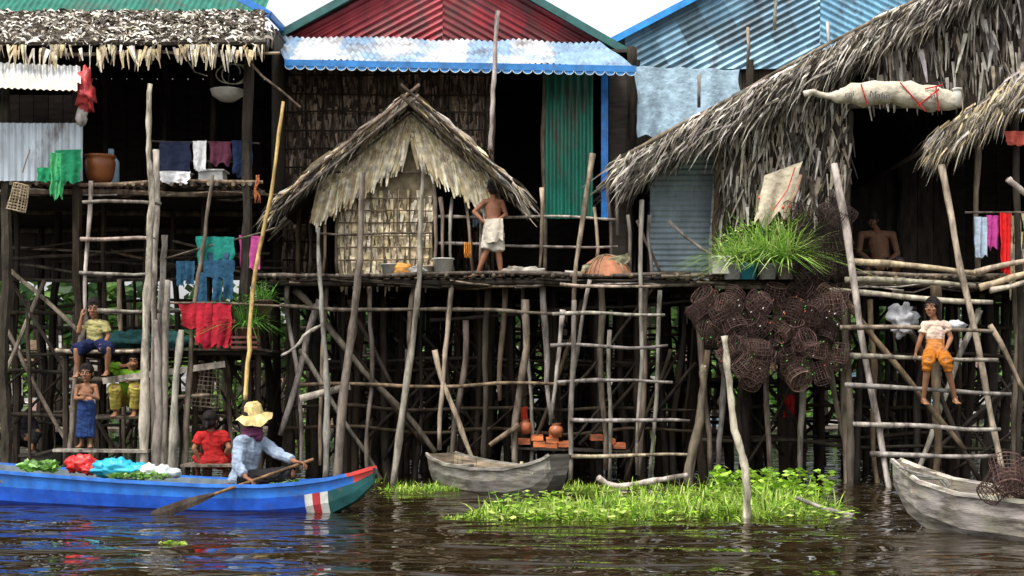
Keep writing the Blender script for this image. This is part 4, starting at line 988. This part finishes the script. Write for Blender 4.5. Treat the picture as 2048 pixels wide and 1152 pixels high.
mb=MB(); aabb(mb,X(370,-1.6),X(480,-1.6),-1.85,-1.25,.30,.33,MID)
for px in (380,470): pole(mb,V((X(px,-1.6),-1.7,.3)),V((X(px,-1.6),-1.7,-1)),.04,None,DARK); pole(mb,V((X(px,-1.6),-1.3,.3)),V((X(px,-1.6),-1.3,-1)),.04,None,DARK)
mb.obj('washing_platform',M_wood)
person('standing_boy',-.15,dict(hd=(986,377),nk=(987,396),pv=(987,455),sh=[(969,404),(1004,405)],el=[(948,424,-.03),(1012,430,.0)],wr=[(967,443,-.1),(1000,437,-.12)],hdir=[(1,-.1,-.5),(-.6,-.1,-.5)],hp=[(979,458),(995,458)],kn=[(973,502,-.02),(997,506)],an=[(956,544),(1002,546)]),.80,.90,(-.35,1,0),bf=(0,1,0),skin=(.25,.11,.06),bottom=dict(type='pants',col=(.55,.50,.42),len=.44,w=1.35),hair='curly',feet=((-.8,.4,-.1),(.2,1,-.1)))
one('wrapped_towel',M_cloth,lambda m:[cloth(m,W(970,438,-.30),W(1006,436,-.30),.28,(.58,.52,.42),14,10,.015,-.1,.15,1.5,-.02)])
person('girl_on_ladder',-1.25,dict(hd=(1864,615),nk=(1869,641),pv=(1871,708),sh=[(1849,651),(1892,651)],el=[(1839,683,-.02),(1902,676,-.02)],wr=[(1832,704,.0),(1893,697,-.15)],hp=[(1860,708),(1884,708)],kn=[(1856,722,-.34),(1892,722,-.34)],an=[(1847,798,-.2),(1910,797,-.2)]),.82,1.08,(-.75,-1,0),skin=BR,top=dict(col=(.58,.44,.35),sl=.22,lo=1.0,flare=1),topcol2=(.48,.20,.06),bottom=dict(type='pants',col=(.38,.13,.02),len=.62,w=1.2),hair='long')
BO=-4.05
Ep,Hp,axp,wrp=person('boat_woman',BO,dict(hd=(509,838),nk=(502,868),pv=(486,962),sh=[(480,884,-.16),(524,884,.14)],el=[(474,930,-.26),(556,908,.02)],wr=[(492,955,-.36),(592,924,-.22)],hdir=[(.8,-.3,-.4),(.8,-.3,-.1)],pn=[(.3,-.2,-1),(0,-.3,-1)],hp=[(490,962,-.1),(490,962,.1)],kn=[(582,948,-.22),(578,950,.25)],an=[(525,974,-.12),(535,976,.05)]),1.02,1.0,(.85,.35,-.05),bf=(1,0,0),skin=(.24,.11,.06),top=dict(col=(.27,.33,.42),sl=.88),bottom=dict(type='pants',col=(.02,.018,.02),len=.85,w=1.1),hair='short',feet=((1,-.3,0),(1,.2,0)),curl=(1.1,1.1),girth=1.16)
mb=MB()
tl=Matrix.Rotation(-.12,3,'Y')@Matrix.Rotation(.16,3,'X'); prof=[(.01,.13),(.06,.125),(.088,.09),(.098,.03),(.105,.0),(.15,-.03),(.19,-.065),(.195,-.07),(.15,-.04),(.10,-.01)]
hc=Hp(0,-.01,.055); n=28; vs=[]
for r_,z_ in prof:
    for i in range(n):
        a=2*math.pi*i/n; vs.append(hc+tl@V((math.cos(a)*r_,math.sin(a)*r_*.95,z_+ (.045*math.sin(a*2+1)+.015*math.sin(a*7))*max(0,(r_-.1)*9))))
mb.add(vs,[(j*n+i,j*n+(i+1)%n,(j+1)*n+(i+1)%n,(j+1)*n+i) for j in range(len(prof)-1) for i in range(n)],lambda f:vary((.54,.42,.18),.3))
mb.obj('straw_hat',M_thatch,Ep,False)
mb=MB(); nkp=W(504,862,BO)
for k in range(3): tube(mb,[nkp+V((math.cos(a)*(.075+.012*k),math.sin(a)*(.075+.01*k),.02-k*.028+.012*math.cos(a))) for a in [i*math.pi/8 for i in range(17)]],.024,(.12,.035,.08),8)
lump(mb,nkp+V((.07,-.03,-.06)),.05,.05,.05,(.12,.035,.08),.3)
mb.obj('scarf',M_cloth,Ep,True)
mb=MB(); h1=wrp[0]+V((.06,-.03,-.035)); h2=wrp[1]+V((.07,-.02,-.01))
dirp=(h1-h2).normalized(); p0=h2-dirp*.12
tlen=(p0.z+.02)/(-dirp.z); pe=p0+dirp*(tlen+.02); ps_=p0+dirp*(tlen*.62)
tube(mb,[p0,p0+dirp*.3,ps_],.016,(.20,.12,.06),8)
sdp=V((0,0,1)).cross(dirp).normalized(); up_=dirp.cross(sdp)
vs=[];L_=pe-ps_
for t,wd in ((0,.02),(.25,.045),(.5,.055),(.85,.055),(1.0,.035)):
    for a,b in ((-1,0),(0,.4),(1,0),(0,-.4)): vs.append(ps_+L_*t+up_*wd*a+sdp*.02*b)
mb.add(vs,[(i*4+j,i*4+(j+1)%4,(i+1)*4+(j+1)%4,(i+1)*4+j) for i in range(4) for j in range(4)]+[(16,17,18,19)],(.07,.055,.045))
mb.obj('paddle',M_wood,None)
person('seated_man',1.3,dict(hd=(1745,440,-.1),nk=(1752,460),pv=(1765,535),sh=[(1722,470),(1785,470)],el=[(1718,505,-.1),(1795,508,-.1)],wr=[(1745,525,-.3),(1775,525,-.3)],hp=[(1750,538),(1780,538)],kn=[(1725,525,-.45),(1800,525,-.45)],an=[(1740,552,-.3),(1785,552,-.3)]),1.1,.95,(-.3,-1,-.6),skin=(.16,.08,.045),bottom=dict(type='pants',col=(.05,.05,.06),len=.6),hair='short')
Eh,Hx,_,_=person('seated_boatman',1.0,dict(hd=(35,812),nk=(38,828),pv=(45,880),sh=[(18,836),(60,836)],el=[(10,858),(70,858)],wr=[(25,870,-.2),(60,870,-.2)],hp=[(35,882),(55,882)],kn=[(20,865,-.3),(75,865,-.3)],an=[(25,890,-.3),(65,890,-.3)]),.9,.9,(.3,-1,-.2),skin=BR,top=dict(col=(.03,.03,.035),sl=.9),bottom=dict(type='pants',col=(.03,.03,.03),len=.9))
mb=MB(); lathe(mb,Hx(0,0,.05),[(0,.12),(.08,.1),(.1,0),(.19,-.02),(.1,-.01)],(.04,.035,.03)); mb.obj('sun_hat',M_cloth,Eh,True)
BB=empty('wooden_boat'); ba=W(-200,905,1.2); bb=W(125,905,.9); ba.z=0; bb.z=0
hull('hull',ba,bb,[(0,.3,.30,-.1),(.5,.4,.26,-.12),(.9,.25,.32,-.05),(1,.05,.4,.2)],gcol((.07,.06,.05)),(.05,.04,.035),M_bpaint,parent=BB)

# ------------------------------------------------------------ tidy origins
meshes=[o for o in sc.objects if o.type=='MESH' and o!=wo]
for o in meshes:
    n=len(o.data.vertices)
    if n==0: continue
    cs=np.empty(n*3); o.data.vertices.foreach_get('co',cs); cs=cs.reshape(-1,3); c=(cs.min(0)+cs.max(0))/2; c[2]=cs[:,2].min()
    cs-=c; o.data.vertices.foreach_set('co',cs.ravel()); o.data.update(); o.location=V(c)
for e in [o for o in sc.objects if o.type=='EMPTY']:
    ch=list(e.children)
    if not ch: continue
    c=sum((x.location for x in ch),V())/len(ch); e.location=c
    for x in ch: x.location=x.location-c
print('FACES',sum(len(o.data.polygons) for o in meshes))
